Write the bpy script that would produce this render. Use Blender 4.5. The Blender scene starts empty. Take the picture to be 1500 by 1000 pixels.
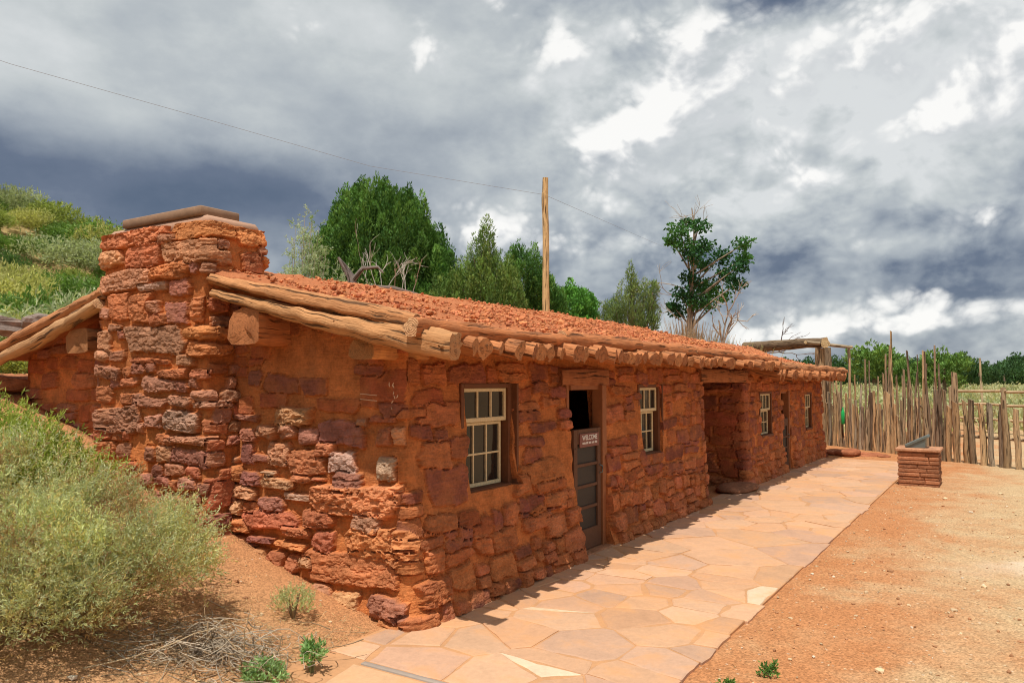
import bpy, bmesh, math, random
import numpy as np
from mathutils import Vector, Matrix
random.seed(7)
RNG = np.random.default_rng(11)
SC = bpy.context.scene
COL = SC.collection
R_ = math.radians

# ------------------------------------------------------------------ camera
CAM = np.array([-4.43, -3.63, 1.75])
YAW, PITCH = R_(32.5), R_(2.94)
FH = np.array([math.cos(YAW), math.sin(YAW), 0.0])      # level view direction
RT = np.array([math.sin(YAW), -math.cos(YAW), 0.0])     # to the right of it
cd = bpy.data.cameras.new("camera"); cam = bpy.data.objects.new("camera", cd); COL.objects.link(cam)
cd.sensor_width = 36.0; cd.lens = 27.12; cd.clip_start = 0.05; cd.clip_end = 9000
cam.location = CAM
cam.rotation_euler = Vector((FH[0]*math.cos(PITCH), FH[1]*math.cos(PITCH), math.sin(PITCH))).to_track_quat('-Z', 'Y').to_euler()
SC.camera = cam
SC.view_settings.view_transform = 'Standard'; SC.view_settings.look = 'None'
SC.view_settings.exposure = 0.0; SC.view_settings.gamma = 1.0
SC.cycles.filter_width = 1.05
SC.render.resolution_x, SC.render.resolution_y = 1024, 682

def L(d, l, z=0.0):
    """a world point d metres along the level view direction and l metres to the right of it"""
    p = CAM + FH*d + RT*l
    return np.array([p[0], p[1], z])

# ------------------------------------------------------------------ node helper
class NT:
    def __init__(s, tree): s.t = tree; s.n = tree.nodes; s.l = tree.links
    def node(s, typ, ins=None, **kw):
        nd = s.n.new(typ)
        for k, v in kw.items(): setattr(nd, k, v)
        if ins:
            for k, v in ins.items(): s.put(nd.inputs[k], v)
        return nd
    def put(s, sock, v):
        if isinstance(v, bpy.types.NodeSocket): s.l.new(v, sock)
        else: sock.default_value = v
    def m(s, op, a, b=0.0, c=None, clamp=False):
        nd = s.node('ShaderNodeMath', operation=op, use_clamp=clamp)
        s.put(nd.inputs[0], a); s.put(nd.inputs[1], b)
        if c is not None: s.put(nd.inputs[2], c)
        return nd.outputs[0]
    def v(s, op, a, b=None, out=0):
        nd = s.node('ShaderNodeVectorMath', operation=op)
        s.put(nd.inputs[0], a)
        if b is not None: s.put(nd.inputs[1], b)
        return nd.outputs[out]
    def noise(s, vec, scale, detail=4, rough=0.5, dist=0.0, out=0):
        nd = s.node('ShaderNodeTexNoise', {'Vector': vec, 'Scale': scale, 'Detail': detail, 'Roughness': rough, 'Distortion': dist})
        return nd.outputs[out]
    def mix(s, f, a, b, blend='MIX'):
        nd = s.node('ShaderNodeMix', data_type='RGBA', blend_type=blend)
        s.put(nd.inputs[0], f)
        for i, x in ((6, a), (7, b)):
            s.put(nd.inputs[i], x if isinstance(x, bpy.types.NodeSocket) else (x[0], x[1], x[2], 1))
        return nd.outputs[2]
    def ramp(s, f, stops, interp='LINEAR'):
        nd = s.node('ShaderNodeValToRGB'); nd.color_ramp.interpolation = interp
        e = nd.color_ramp.elements
        while len(e) < len(stops): e.new(0.5)
        for el, (p, c) in zip(e, stops):
            el.position = p; el.color = (c, c, c, 1) if isinstance(c, (int, float)) else (c[0], c[1], c[2], 1)
        s.put(nd.inputs[0], f); return nd.outputs[0]
    def sstep(s, x, a, b):
        nd = s.node('ShaderNodeMapRange', interpolation_type='SMOOTHSTEP')
        s.put(nd.inputs[0], x); nd.inputs[1].default_value = a; nd.inputs[2].default_value = b
        return nd.outputs[0]

# ------------------------------------------------------------------ world: storm clouds over a Nishita sky
SUN_TO = Vector((-0.35, -0.06, 0.935)).normalized()
W = bpy.data.worlds.new("World"); SC.world = W; W.use_nodes = True
W.cycles.sampling_method = 'MANUAL'; W.cycles.sample_map_resolution = 512
w = NT(W.node_tree); w.n.clear()
tc = w.node('ShaderNodeTexCoord').outputs['Generated']

def blob_tree(t, u, v, blobs):
    acc = None
    for (bu, bv, wu, wv, amp) in blobs:
        a = t.m('MULTIPLY', t.m('SUBTRACT', u, bu), 1.0/wu); b = t.m('MULTIPLY', t.m('SUBTRACT', v, bv), 1.0/wv)
        r = t.m('ADD', t.m('MULTIPLY', a, a), t.m('MULTIPLY', b, b))
        g = t.m('MULTIPLY', t.m('EXPONENT', t.m('MULTIPLY', r, -1.0)), amp)
        acc = g if acc is None else t.m('ADD', acc, g)
    return acc
def azel(t, vec):
    """azimuth (degrees right of the cabin's bearing) and elevation of a sky direction"""
    f = t.v('DOT_PRODUCT', vec, tuple(FH), 1); r = t.v('DOT_PRODUCT', vec, tuple(RT), 1)
    sx = t.node('ShaderNodeSeparateXYZ', {0: vec}).outputs[2]
    return t.m('MULTIPLY', t.m('ARCTAN2', r, f), 57.2958), t.m('MULTIPLY', t.m('ARCSINE', sx), 57.2958)

CUMULUS = [(8.0, 15.8, 3.8, 3.0, .62), (10.5, 18.2, 3.6, 2.8, .55), (13.0, 21.0, 4.2, 3.2, .62), (12.0, 25.5, 4, 2.2, .42), (30.5, 17.0, 5.2, 2.5, .68), (35.0, 20.0, 5, 3.0, .55), (20.5, 22.5, 6, 2.8, .40), (28.5, 22.8, 6, 2.4, .46),
           (21.0, 13.8, 2.6, 2.0, .58), (16.5, 16.8, 6.0, 3.2, .34), (3.3, 23.2, 2.6, 1.9, .58), (-6.0, 24.0, 2.0, 2.6, .46), (-16.8, 25.2, 2.2, 2.2, .44), (-1.0, 26.5, 3.0, 2.0, .36),
           (-1.5, 12.0, 4.2, 1.8, .46), (1.5, 10.0, 4.4, 1.4, .40), (24.0, 4.2, 5.5, 1.5, .55), (32.0, 4.2, 6.5, 1.3, .52), (17.5, 3.0, 5.0, 1.2, .48), (28.0, 6.0, 3.0, .8, .36),
           (14.0, 10.2, 5.0, 1.3, .40), (33.0, 10.6, 5.0, 1.2, .40), (24.0, 10.0, 3.0, 1.2, .36)]
g = bpy.data.node_groups.new("cumulus_density", 'ShaderNodeTree')
g.interface.new_socket("Vector", in_out='INPUT', socket_type='NodeSocketVector')
g.interface.new_socket("Density", in_out='OUTPUT', socket_type='NodeSocketFloat')
g.interface.new_socket("Billow", in_out='OUTPUT', socket_type='NodeSocketFloat')
gt = NT(g); gi = gt.node('NodeGroupInput'); go = gt.node('NodeGroupOutput')
vec = gi.outputs[0]
warp = gt.noise(vec, 7.0, 2, .55, out=1)
sc_ = gt.node('ShaderNodeVectorMath', operation='SCALE'); gt.put(sc_.inputs[0], gt.v('SUBTRACT', warp, (.5, .5, .5))); sc_.inputs['Scale'].default_value = 0.07
vec2 = gt.v('ADD', vec, sc_.outputs[0])
u, v = azel(gt, vec2)
bl = blob_tree(gt, u, v, CUMULUS)
st = gt.v('MULTIPLY', vec2, (1, 1, 1.35))
n1 = gt.noise(st, 8.0, 8, .62)
puff = gt.node('ShaderNodeTexVoronoi', {'Vector': st, 'Scale': 17.0, 'Detail': 2.0, 'Roughness': .55, 'Lacunarity': 2.3}, feature='F1').outputs[0]
nz = gt.m('ADD', gt.m('MULTIPLY', gt.m('SUBTRACT', n1, .5), 1.05), gt.m('MULTIPLY', gt.m('SUBTRACT', .50, puff), .55))
d = gt.m('ADD', gt.m('MULTIPLY', bl, 1.25), gt.m('MULTIPLY', nz, gt.m('MULTIPLY', bl, 3.0, clamp=True)))
gt.l.new(d, go.inputs[0]); gt.l.new(nz, go.inputs[1])
def dens(vec):
    nd = w.node('ShaderNodeGroup'); nd.node_tree = g; w.put(nd.inputs[0], vec); return nd.outputs
(D0, B0), (D1, B1) = dens(tc), dens(w.v('ADD', tc, (-.016*RT[0], -.016*RT[1], .024)))
U, V = azel(w, tc)
big = w.noise(w.v('MULTIPLY', tc, (1, 1, 1.7)), 3.6, 5, .55, .0)
mid = w.noise(w.v('MULTIPLY', tc, (1, 1, 1.7)), 8.0, 7, .58, .0)
tone = w.ramp(w.m('MULTIPLY', V, 1/60.0), [(0.0, .62), (.05, .56), (.10, .42), (.16, .50), (.24, .66), (.36, .76), (1, .74)])
tone = w.m('ADD', tone, w.m('MULTIPLY', w.m('SUBTRACT', big, .5), .62))
tone = w.m('ADD', tone, w.m('MULTIPLY', w.m('SUBTRACT', mid, .5), .50))
DARK = [(-33, 14.0, 16, 3.0, -.46), (-17, 12.4, 12, 2.7, -.34), (-30, 10, 14, 3.0, -.16), (26, 7.6, 9, 1.1, -.27), (18, 8.8, 5, 1.0, -.22), (34, 5.8, 6, .8, -.30), (20, 25.8, 5.0, 1.6, -.80), (36, 13.4, 4.5, 1.3, -.34),
        (-8, 18, 6, 3, -.12), (25.5, 12, 2.2, 1.8, -.20), (27, 20, 13, 6.5, .40), (13, 17, 6, 6, .12), (17, 12, 8, 3, .18), (3, 20, 9, 5, .04), (-1, 12, 6, 3, .14), (24, 3.5, 14, 2.0, .16)]
tone = w.m('ADD', tone, w.m('MULTIPLY', w.m('SUBTRACT', w.sstep(w.m('ADD', mid, w.m('MULTIPLY', big, .7)), .78, .94), .5), w.m('ADD', .03, w.m('MULTIPLY', w.sstep(U, -6, 14), .09))))
rel = w.m('ADD', w.m('MULTIPLY', w.m('SUBTRACT', B0, B1), .30), w.m('MULTIPLY', B0, .12))
tone = w.m('ADD', tone, w.m('MULTIPLY', rel, w.m('ADD', .06, w.m('MULTIPLY', w.sstep(U, -8, 10), 1.1))))
tone = w.m('ADD', w.m('ADD', tone, .045), blob_tree(w, U, V, DARK))
base = w.ramp(tone, [(0.0, (.11, .15, .225)), (.22, (.155, .195, .275)), (.42, (.30, .345, .41)), (.62, (.47, .515, .555)), (.82, (.63, .67, .68)), (1, (.80, .825, .83))])
wid = w.m('ADD', .05, w.m('MULTIPLY', big, .22))
mask = w.m('MULTIPLY', w.sstep(D0, .06, .54), w.sstep(V, .1, 1.6))
lit = w.m('ADD', w.m('ADD', .53, w.m('MULTIPLY', w.m('SUBTRACT', mid, .5), .9)), w.m('SUBTRACT', w.m('MULTIPLY', w.m('SUBTRACT', D0, D1), 1.7), w.m('MULTIPLY', w.sstep(D0, .45, 1.1), .22)), clamp=True)
cum = w.mix(w.sstep(lit, .05, .75), w.mix(.45, base, (.66, .69, .71)), w.ramp(lit, [(0, (.58, .61, .64)), (.40, (.70, .725, .745)), (.72, (.88, .89, .89)), (1, (1.10, 1.09, 1.06))]))
cloud = w.mix(mask, base, cum)
ground_mix = w.sstep(V, -3.0, 0.0)
cloud = w.mix(ground_mix, (.24, .15, .09), cloud)
sky = w.node('ShaderNodeTexSky', sky_type='NISHITA', sun_disc=False)
sky.sun_elevation = math.asin(SUN_TO.z); sky.sun_rotation = math.atan2(SUN_TO.x, SUN_TO.y)
bg1 = w.node('ShaderNodeBackground', {'Color': sky.outputs[0], 'Strength': .10})
bg2 = w.node('ShaderNodeBackground', {'Color': cloud, 'Strength': 0.92})
ms = w.node('ShaderNodeMixShader', {0: .94}); w.l.new(bg1.outputs[0], ms.inputs[1]); w.l.new(bg2.outputs[0], ms.inputs[2])
wo = w.node('ShaderNodeOutputWorld'); w.l.new(ms.outputs[0], wo.inputs[0])

# ------------------------------------------------------------------ sun
sd = bpy.data.lights.new("sun", 'SUN'); sd.energy = 4.8; sd.angle = R_(.53); sd.color = (1.0, .95, .86)
sun = bpy.data.objects.new("sun", sd); COL.objects.link(sun)
sun.rotation_euler = (-SUN_TO).to_track_quat('-Z', 'Y').to_euler(); sun.location = (0, 0, 60)
#SKYEND
# ------------------------------------------------------------------ numpy noise
_LAT = RNG.random((64, 256, 256)).astype(np.float32)
def vn(x, y, seed=0):
    lat = _LAT[seed % 64]
    x = np.asarray(x, float); y = np.asarray(y, float)
    xi = np.floor(x).astype(int); yi = np.floor(y).astype(int)
    fx = x-xi; fy = y-yi; fx = fx*fx*(3-2*fx); fy = fy*fy*(3-2*fy)
    a = lat[xi & 255, yi & 255]; b = lat[(xi+1) & 255, yi & 255]; c = lat[xi & 255, (yi+1) & 255]; d = lat[(xi+1) & 255, (yi+1) & 255]
    return (a*(1-fx)+b*fx)*(1-fy)+(c*(1-fx)+d*fx)*fy
def fbm(x, y, seed=0, o=4, g=.5):
    s = 0; a = 1; t = 0
    for i in range(o):
        s = s+a*(vn(x*2**i+i*17.3, y*2**i+i*9.1, seed+i)-.5); t += a; a *= g
    return s/t*2          # about -1..1
def sst(x, a, b):
    t = np.clip((np.asarray(x, float)-a)/(b-a), 0, 1); return t*t*(3-2*t)

# ------------------------------------------------------------------ mesh accumulator
class G:
    def __init__(s): s.V = []; s.F = []; s.M = []; s.C = []; s.W = []; s.n = 0
    def add(s, V, F, col=(1, 1, 1), mat=0, wc=None):
        V = np.asarray(V, float); n = len(V)
        s.V.append(V)
        for f in (F if isinstance(F, list) else [F]):
            f = np.asarray(f, int); s.F.append(f+s.n); s.M.append(np.full(len(f), mat))
        col = np.asarray(col, float)
        s.C.append(np.tile(col, (n, 1)) if col.ndim == 1 else col)
        s.W.append(V.copy() if wc is None else np.asarray(wc, float)); s.n += n
    def build(s, name, mats, parent=None, smooth=True):
        V = np.concatenate(s.V); me = bpy.data.meshes.new(name)
        me.vertices.add(len(V)); me.vertices.foreach_set('co', V.ravel())
        tot = np.concatenate([np.full(len(f), f.shape[1]) for f in s.F]); idx = np.concatenate([f.ravel() for f in s.F])
        me.loops.add(len(idx)); me.loops.foreach_set('vertex_index', idx)
        me.polygons.add(len(tot)); me.polygons.foreach_set('loop_start', np.concatenate([[0], np.cumsum(tot)[:-1]]))
        me.polygons.foreach_set('loop_total', tot)
        me.polygons.foreach_set('material_index', np.concatenate(s.M).astype(np.int32))
        me.polygons.foreach_set('use_smooth', np.full(len(tot), bool(smooth)))
        C = np.concatenate(s.C); a = me.attributes.new('Col', 'FLOAT_COLOR', 'POINT')
        a.data.foreach_set('color', np.concatenate([C, np.ones((len(C), 1))], 1).ravel())
        b = me.attributes.new('wc', 'FLOAT_VECTOR', 'POINT'); b.data.foreach_set('vector', np.concatenate(s.W).ravel())
        me.update(calc_edges=True); me.validate()
        for m_ in (mats if isinstance(mats, list) else [mats]): me.materials.append(m_)
        o = bpy.data.objects.new(name, me); COL.objects.link(o)
        if parent is not None: o.parent = parent
        return o
def empty(name, label, cat, loc=(0, 0, 0), group=None, rz=0):
    o = bpy.data.objects.new(name, None); COL.objects.link(o); o.location = loc; o.rotation_euler = (0, 0, rz)
    o.empty_display_size = .2; return tag(o, label, cat, group)
def tag(o, label, cat, group=None, kind=None):
    if label: o['label'] = label
    if cat: o['category'] = cat
    if group: o['group'] = group
    if kind: o['kind'] = kind
    return o
def box(gm, x0, x1, y0, y1, z0, z1, col=(1, 1, 1), mat=0, bev=0.004):
    """box with chamfered edges"""
    b = min(bev, (x1-x0)*.3, (y1-y0)*.3, (z1-z0)*.3)
    bm = bmesh.new(); bmesh.ops.create_cube(bm, size=1)
    for v_ in bm.verts: v_.co = Vector(((x0+x1)/2+v_.co.x*(x1-x0), (y0+y1)/2+v_.co.y*(y1-y0), (z0+z1)/2+v_.co.z*(z1-z0)))
    bmesh.ops.bevel(bm, geom=list(bm.edges), offset=b, segments=1, affect='EDGES')
    from_bm(gm, bm, col, mat)
def from_bm(gm, bm, col=(1, 1, 1), mat=0):
    bm.verts.index_update()
    V = [v_.co[:] for v_ in bm.verts]; by = {}
    for f in bm.faces: by.setdefault(len(f.verts), []).append([v_.index for v_ in f.verts])
    gm.add(V, [np.array(x) for x in by.values()], col, mat); bm.free()
def frames(P):
    P = np.asarray(P, float); T = np.gradient(P, axis=0); T /= np.linalg.norm(T, axis=1)[:, None]+1e-9
    ref = np.array([0, 0, 1.]) if abs(T[0, 2]) < .8 else np.array([1., 0, 0])
    A = np.cross(T, ref); A /= np.linalg.norm(A, axis=1)[:, None]+1e-9
    B = np.cross(A, T); return T, A, B
def tube(gm, P, rad, sides=8, col=(1, 1, 1), mat=0, cap=None, rough=0.0, seed=0, capcol=None, cap_mat=None, slant=0.0, flute=0.0):
    P = np.asarray(P, float); n = len(P); rad = np.broadcast_to(np.asarray(rad, float), (n,))
    T, A, B = frames(P)
    th = np.linspace(0, 2*math.pi, sides, endpoint=False)
    s = np.concatenate([[0], np.cumsum(np.linalg.norm(np.diff(P, axis=0), axis=1))])
    rr = rad[:, None]*np.ones(sides)[None]
    if rough:
        cx = np.cos(th)[None]*1.3+7; cy = np.sin(th)[None]*1.3+7
        rr = rr*(1+rough*(fbm(cx+s[:, None]*1.5, cy+s[:, None]*.7+seed, seed, 3))+flute*fbm(cx*3+0*s[:, None], cy*3+s[:, None]*.6+seed, seed+5, 2))
    V = P[:, None]+rr[..., None]*(np.cos(th)[None, :, None]*A[:, None]+np.sin(th)[None, :, None]*B[:, None])
    if slant:
        V[-1] += T[-1][None]*(np.cos(th)*rad[-1]*slant)[:, None]; V[0] += T[0][None]*(np.sin(th)*rad[0]*slant)[:, None]
    wc = np.stack([rr*np.cos(th)[None], rr*np.sin(th)[None], np.repeat(s[:, None], sides, 1)+seed*1.7], -1)
    i = np.arange(n-1)[:, None]*sides; j = np.arange(sides)[None]; k = (j+1) % sides
    F = np.stack([i+j, i+k, i+sides+k, i+sides+j], -1).reshape(-1, 4)[:, ::-1]
    gm.add(V.reshape(-1, 3), F, col, mat, wc.reshape(-1, 3))
    if cap:
        cm = mat if cap_mat is None else cap_mat; cc = col if capcol is None else capcol
        cc = np.asarray(cc, float); cc = cc if cc.ndim == 1 else cc[0]
        for end, flag in ((0, 's' in cap), (n-1, 'e' in cap)):
            if not flag: continue
            ring = V[end]; c = ring.mean(0); out = T[end]*(1 if end else -1)
            pts = np.concatenate([ring, c+(ring-c)*.55+out*.002, (c+out*.004)[None]])
            w_ = np.concatenate([wc[end], wc[end]*np.array([.55, .55, 1]), np.array([[0, 0, wc[end][0, 2]]])])
            a = np.arange(sides); b = (a+1) % sides
            q = np.stack([a, b, sides+b, sides+a], -1); t3 = np.stack([sides+a, sides+b, np.full(sides, 2*sides)], -1)
            if not end: q = q[:, ::-1]; t3 = t3[:, ::-1]
            gm.add(pts, [q, t3], cc, cm, w_)
def line(p, q, n): return np.asarray(p, float)[None]+(np.asarray(q, float)-np.asarray(p, float))[None]*np.linspace(0, 1, n)[:, None]
def wobble(P, amp, seed, f=1.0):
    P = np.array(P, float); t = np.arange(len(P))*f
    for k in range(3): P[:, k] += amp*fbm(t*.37+k*31, t*0+seed*3.1+k, seed+k, 3)
    return P
_ico = {}
def ico(sub):
    if sub not in _ico:
        bm = bmesh.new(); bmesh.ops.create_icosphere(bm, subdivisions=sub, radius=1); bm.verts.index_update()
        _ico[sub] = (np.array([v_.co[:] for v_ in bm.verts]), np.array([[v_.index for v_ in f.verts] for f in bm.faces])); bm.free()
    return _ico[sub]
def rocks(gm, P, size, col, sub=1, flat=.7, rng=RNG):
    V0, F0 = ico(sub); n = len(P); size = np.broadcast_to(size, (n,))
    k = len(V0)
    ang = rng.random(n)*6.28; sx = .7+.6*rng.random(n); sy = .7+.6*rng.random(n); sz = flat*(.7+.6*rng.random(n))
    V = V0[None]*(1+.28*(rng.random((n, k, 1))-.5)*2)
    V = V*np.stack([sx, sy, sz], -1)[:, None]*size[:, None, None]
    c, s_ = np.cos(ang)[:, None], np.sin(ang)[:, None]
    V = np.stack([V[..., 0]*c-V[..., 1]*s_, V[..., 0]*s_+V[..., 1]*c, V[..., 2]], -1)+np.asarray(P)[:, None]
    F = (F0[None]+(np.arange(n)*k)[:, None, None]).reshape(-1, 3)
    col = np.asarray(col, float); col = np.tile(col, (n, 1)) if col.ndim == 1 else col
    gm.add(V.reshape(-1, 3), F, np.repeat(col, k, 0))
def blades(gm, P, D, ln, wd, col, rng=RNG, bend=.25, shape='leaf'):
    """n narrow leaves: base P, direction D, length, width; two quads folded along the length"""
    P = np.asarray(P, float); n = len(P); D = np.asarray(D, float); D = D/(np.linalg.norm(D, axis=1)[:, None]+1e-9)
    r = rng.normal(size=(n, 3)); S = np.cross(D, r); S /= np.linalg.norm(S, axis=1)[:, None]+1e-9; N = np.cross(S, D)
    ln = np.broadcast_to(ln, (n,))[:, None]; wd = np.broadcast_to(wd, (n,))[:, None]
    mid_ = P+D*ln*.5+N*ln*bend*.3; tip = P+D*ln+N*ln*bend*(-.2)
    V = np.stack([P, mid_+S*wd*.5, tip, mid_-S*wd*.5], 1).reshape(-1, 3)
    F = np.arange(4*n).reshape(n, 4)
    col = np.asarray(col, float); col = np.tile(col, (n, 1)) if col.ndim == 1 else col
    gm.add(V, F, np.repeat(col, 4, 0))
def rdir(n, rng=RNG):
    d_ = rng.normal(size=(n, 3)); return d_/np.linalg.norm(d_, axis=1)[:, None]
def jit(base, n, amt=.25, rng=RNG, hue=.08):
    base = np.asarray(base, float)
    k = 1+amt*(rng.random((n, 1))*2-1); h = 1+hue*(rng.random((n, 3))*2-1)
    return np.clip(base[None]*k*h, 0, 1)

# ------------------------------------------------------------------ materials
def mat(name, rough=.85, spec=.3):
    m = bpy.data.materials.new(name); m.use_nodes = True; t = NT(m.node_tree)
    b = t.n['Principled BSDF']; b.inputs['Roughness'].default_value = rough; b.inputs['Specular IOR Level'].default_value = spec
    return m, t, b
def attr(t, name): return t.node('ShaderNodeAttribute', attribute_name=name)
def bump(t, b, h, strength, dist):
    nd = t.node('ShaderNodeBump', {'Height': h, 'Strength': strength, 'Distance': dist}); t.l.new(nd.outputs[0], b.inputs['Normal'])
def objco(t): return t.node('ShaderNodeTexCoord').outputs['Object']

def stone_mat():
    m, t, b = mat('sandstone_masonry', .92, .15); c = attr(t, 'Col').outputs['Color']; p = objco(t)
    n1 = t.noise(p, 7, 6, .62); n2 = t.noise(p, 45, 5, .65); n3 = t.noise(t.v('MULTIPLY', p, (1, 1, 7)), 9, 5, .6)
    f = t.m('ADD', t.m('MULTIPLY', n1, .75), t.m('ADD', t.m('MULTIPLY', n2, .55), t.m('MULTIPLY', n3, .4)))   # about .85
    k = t.m('SUBTRACT', t.m('MULTIPLY', f, 1.75), .49)
    cc = t.mix(1.0, c, t.node('ShaderNodeCombineColor', {0: k, 1: k, 2: k}).outputs[0], 'MULTIPLY')
    cc = t.mix(t.m('MULTIPLY', t.sstep(t.noise(p, 3.2, 5, .6), .54, .72), .38), cc, (.40, .165, .07))          # orange clay washed over the stones
    t.put(b.inputs['Base Color'], cc)
    h = t.m('ADD', t.m('MULTIPLY', n2, .6), t.m('ADD', t.m('MULTIPLY', n3, .5), t.m('MULTIPLY', t.noise(p, 130, 4, .7), .3)))
    bump(t, b, h, 1.0, .026); return m
def wood_mat(name, dark=.45, streak=1.0, dust=0.0, rings=False):
    m, t, b = mat(name, .85, .2); c = attr(t, 'Col').outputs['Color']; p = attr(t, 'wc').outputs['Vector']
    s1 = t.noise(t.v('MULTIPLY', p, (1, 1, .07)), 60, 5, .65); s2 = t.noise(t.v('MULTIPLY', p, (1, 1, .2)), 22, 4, .6, .5)
    if rings:
        ln = t.v('LENGTH', t.v('MULTIPLY', p, (1, 1, 0)), None, 1)
        s1 = t.m('ADD', .5, t.m('MULTIPLY', t.m('SINE', t.m('ADD', t.m('MULTIPLY', ln, 420), t.m('MULTIPLY', s2, 9))), .09))
        s2 = t.noise(p, 30, 4, .6)
    k = t.m('ADD', dark-.42, t.m('MULTIPLY', t.m('ADD', s1, s2), .98*streak))
    cc = t.mix(1.0, c, t.node('ShaderNodeCombineColor', {0: k, 1: k, 2: k}).outputs[0], 'MULTIPLY')
    cr = t.sstep(t.noise(t.v('MULTIPLY', p, (1, 1, .05)), 38, 3, .5), .58, .64)
    cc = t.mix(t.m('MULTIPLY', cr, .0 if rings else .82), cc, (.05, .028, .016))
    if dust: cc = t.mix(t.m('MULTIPLY', t.sstep(t.noise(p, 9, 4, .6), .42, .62), dust), cc, (.40, .155, .065))
    t.put(b.inputs['Base Color'], cc)
    bump(t, b, t.m('SUBTRACT', t.m('ADD', s1, s2), t.m('MULTIPLY', cr, 1.6)), 1.0, .014); return m
def plain_mat(name, col, rough=.6, var=.35, scale=25, spec=.3, metal=0.0, bs=.3):
    m, t, b = mat(name, rough, spec); p = objco(t); n = t.noise(p, scale, 5, .6)
    k = t.m('ADD', 1-var*.5, t.m('MULTIPLY', n, var))
    t.put(b.inputs['Base Color'], t.mix(1.0, col, t.node('ShaderNodeCombineColor', {0: k, 1: k, 2: k}).outputs[0], 'MULTIPLY'))
    b.inputs['Metallic'].default_value = metal; bump(t, b, n, bs, .004); return m
def leaf_mat(name, trans=.42, rough=.6):
    m = bpy.data.materials.new(name); m.use_nodes = True; t = NT(m.node_tree); t.n.clear()
    c = attr(t, 'Col').outputs['Color']; p = objco(t)
    n = t.noise(p, 3.0, 3, .6); k = t.m('ADD', .72, t.m('MULTIPLY', n, .56))
    c = t.mix(1.0, c, t.node('ShaderNodeCombineColor', {0: k, 1: k, 2: k}).outputs[0], 'MULTIPLY')
    d_ = t.node('ShaderNodeBsdfPrincipled', {'Base Color': c, 'Roughness': rough, 'Specular IOR Level': .25})
    tr = t.node('ShaderNodeBsdfTranslucent', {'Color': t.mix(1.0, c, (1.0, 1.05, .6), 'MULTIPLY')})
    mx = t.node('ShaderNodeMixShader', {0: trans}); t.l.new(d_.outputs[0], mx.inputs[1]); t.l.new(tr.outputs[0], mx.inputs[2])
    o = t.node('ShaderNodeOutputMaterial'); t.l.new(mx.outputs[0], o.inputs[0]); return m
def col_mat(name, rough=.9, var=.5, scale=20, bs=.5, dist=.01):
    m, t, b = mat(name, rough, .15); c = attr(t, 'Col').outputs['Color']; p = objco(t)
    n = t.noise(p, scale, 6, .65); k = t.m('ADD', 1-var*.5, t.m('MULTIPLY', n, var))
    t.put(b.inputs['Base Color'], t.mix(1.0, c, t.node('ShaderNodeCombineColor', {0: k, 1: k, 2: k}).outputs[0], 'MULTIPLY'))
    bump(t, b, n, bs, dist); return m
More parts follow.
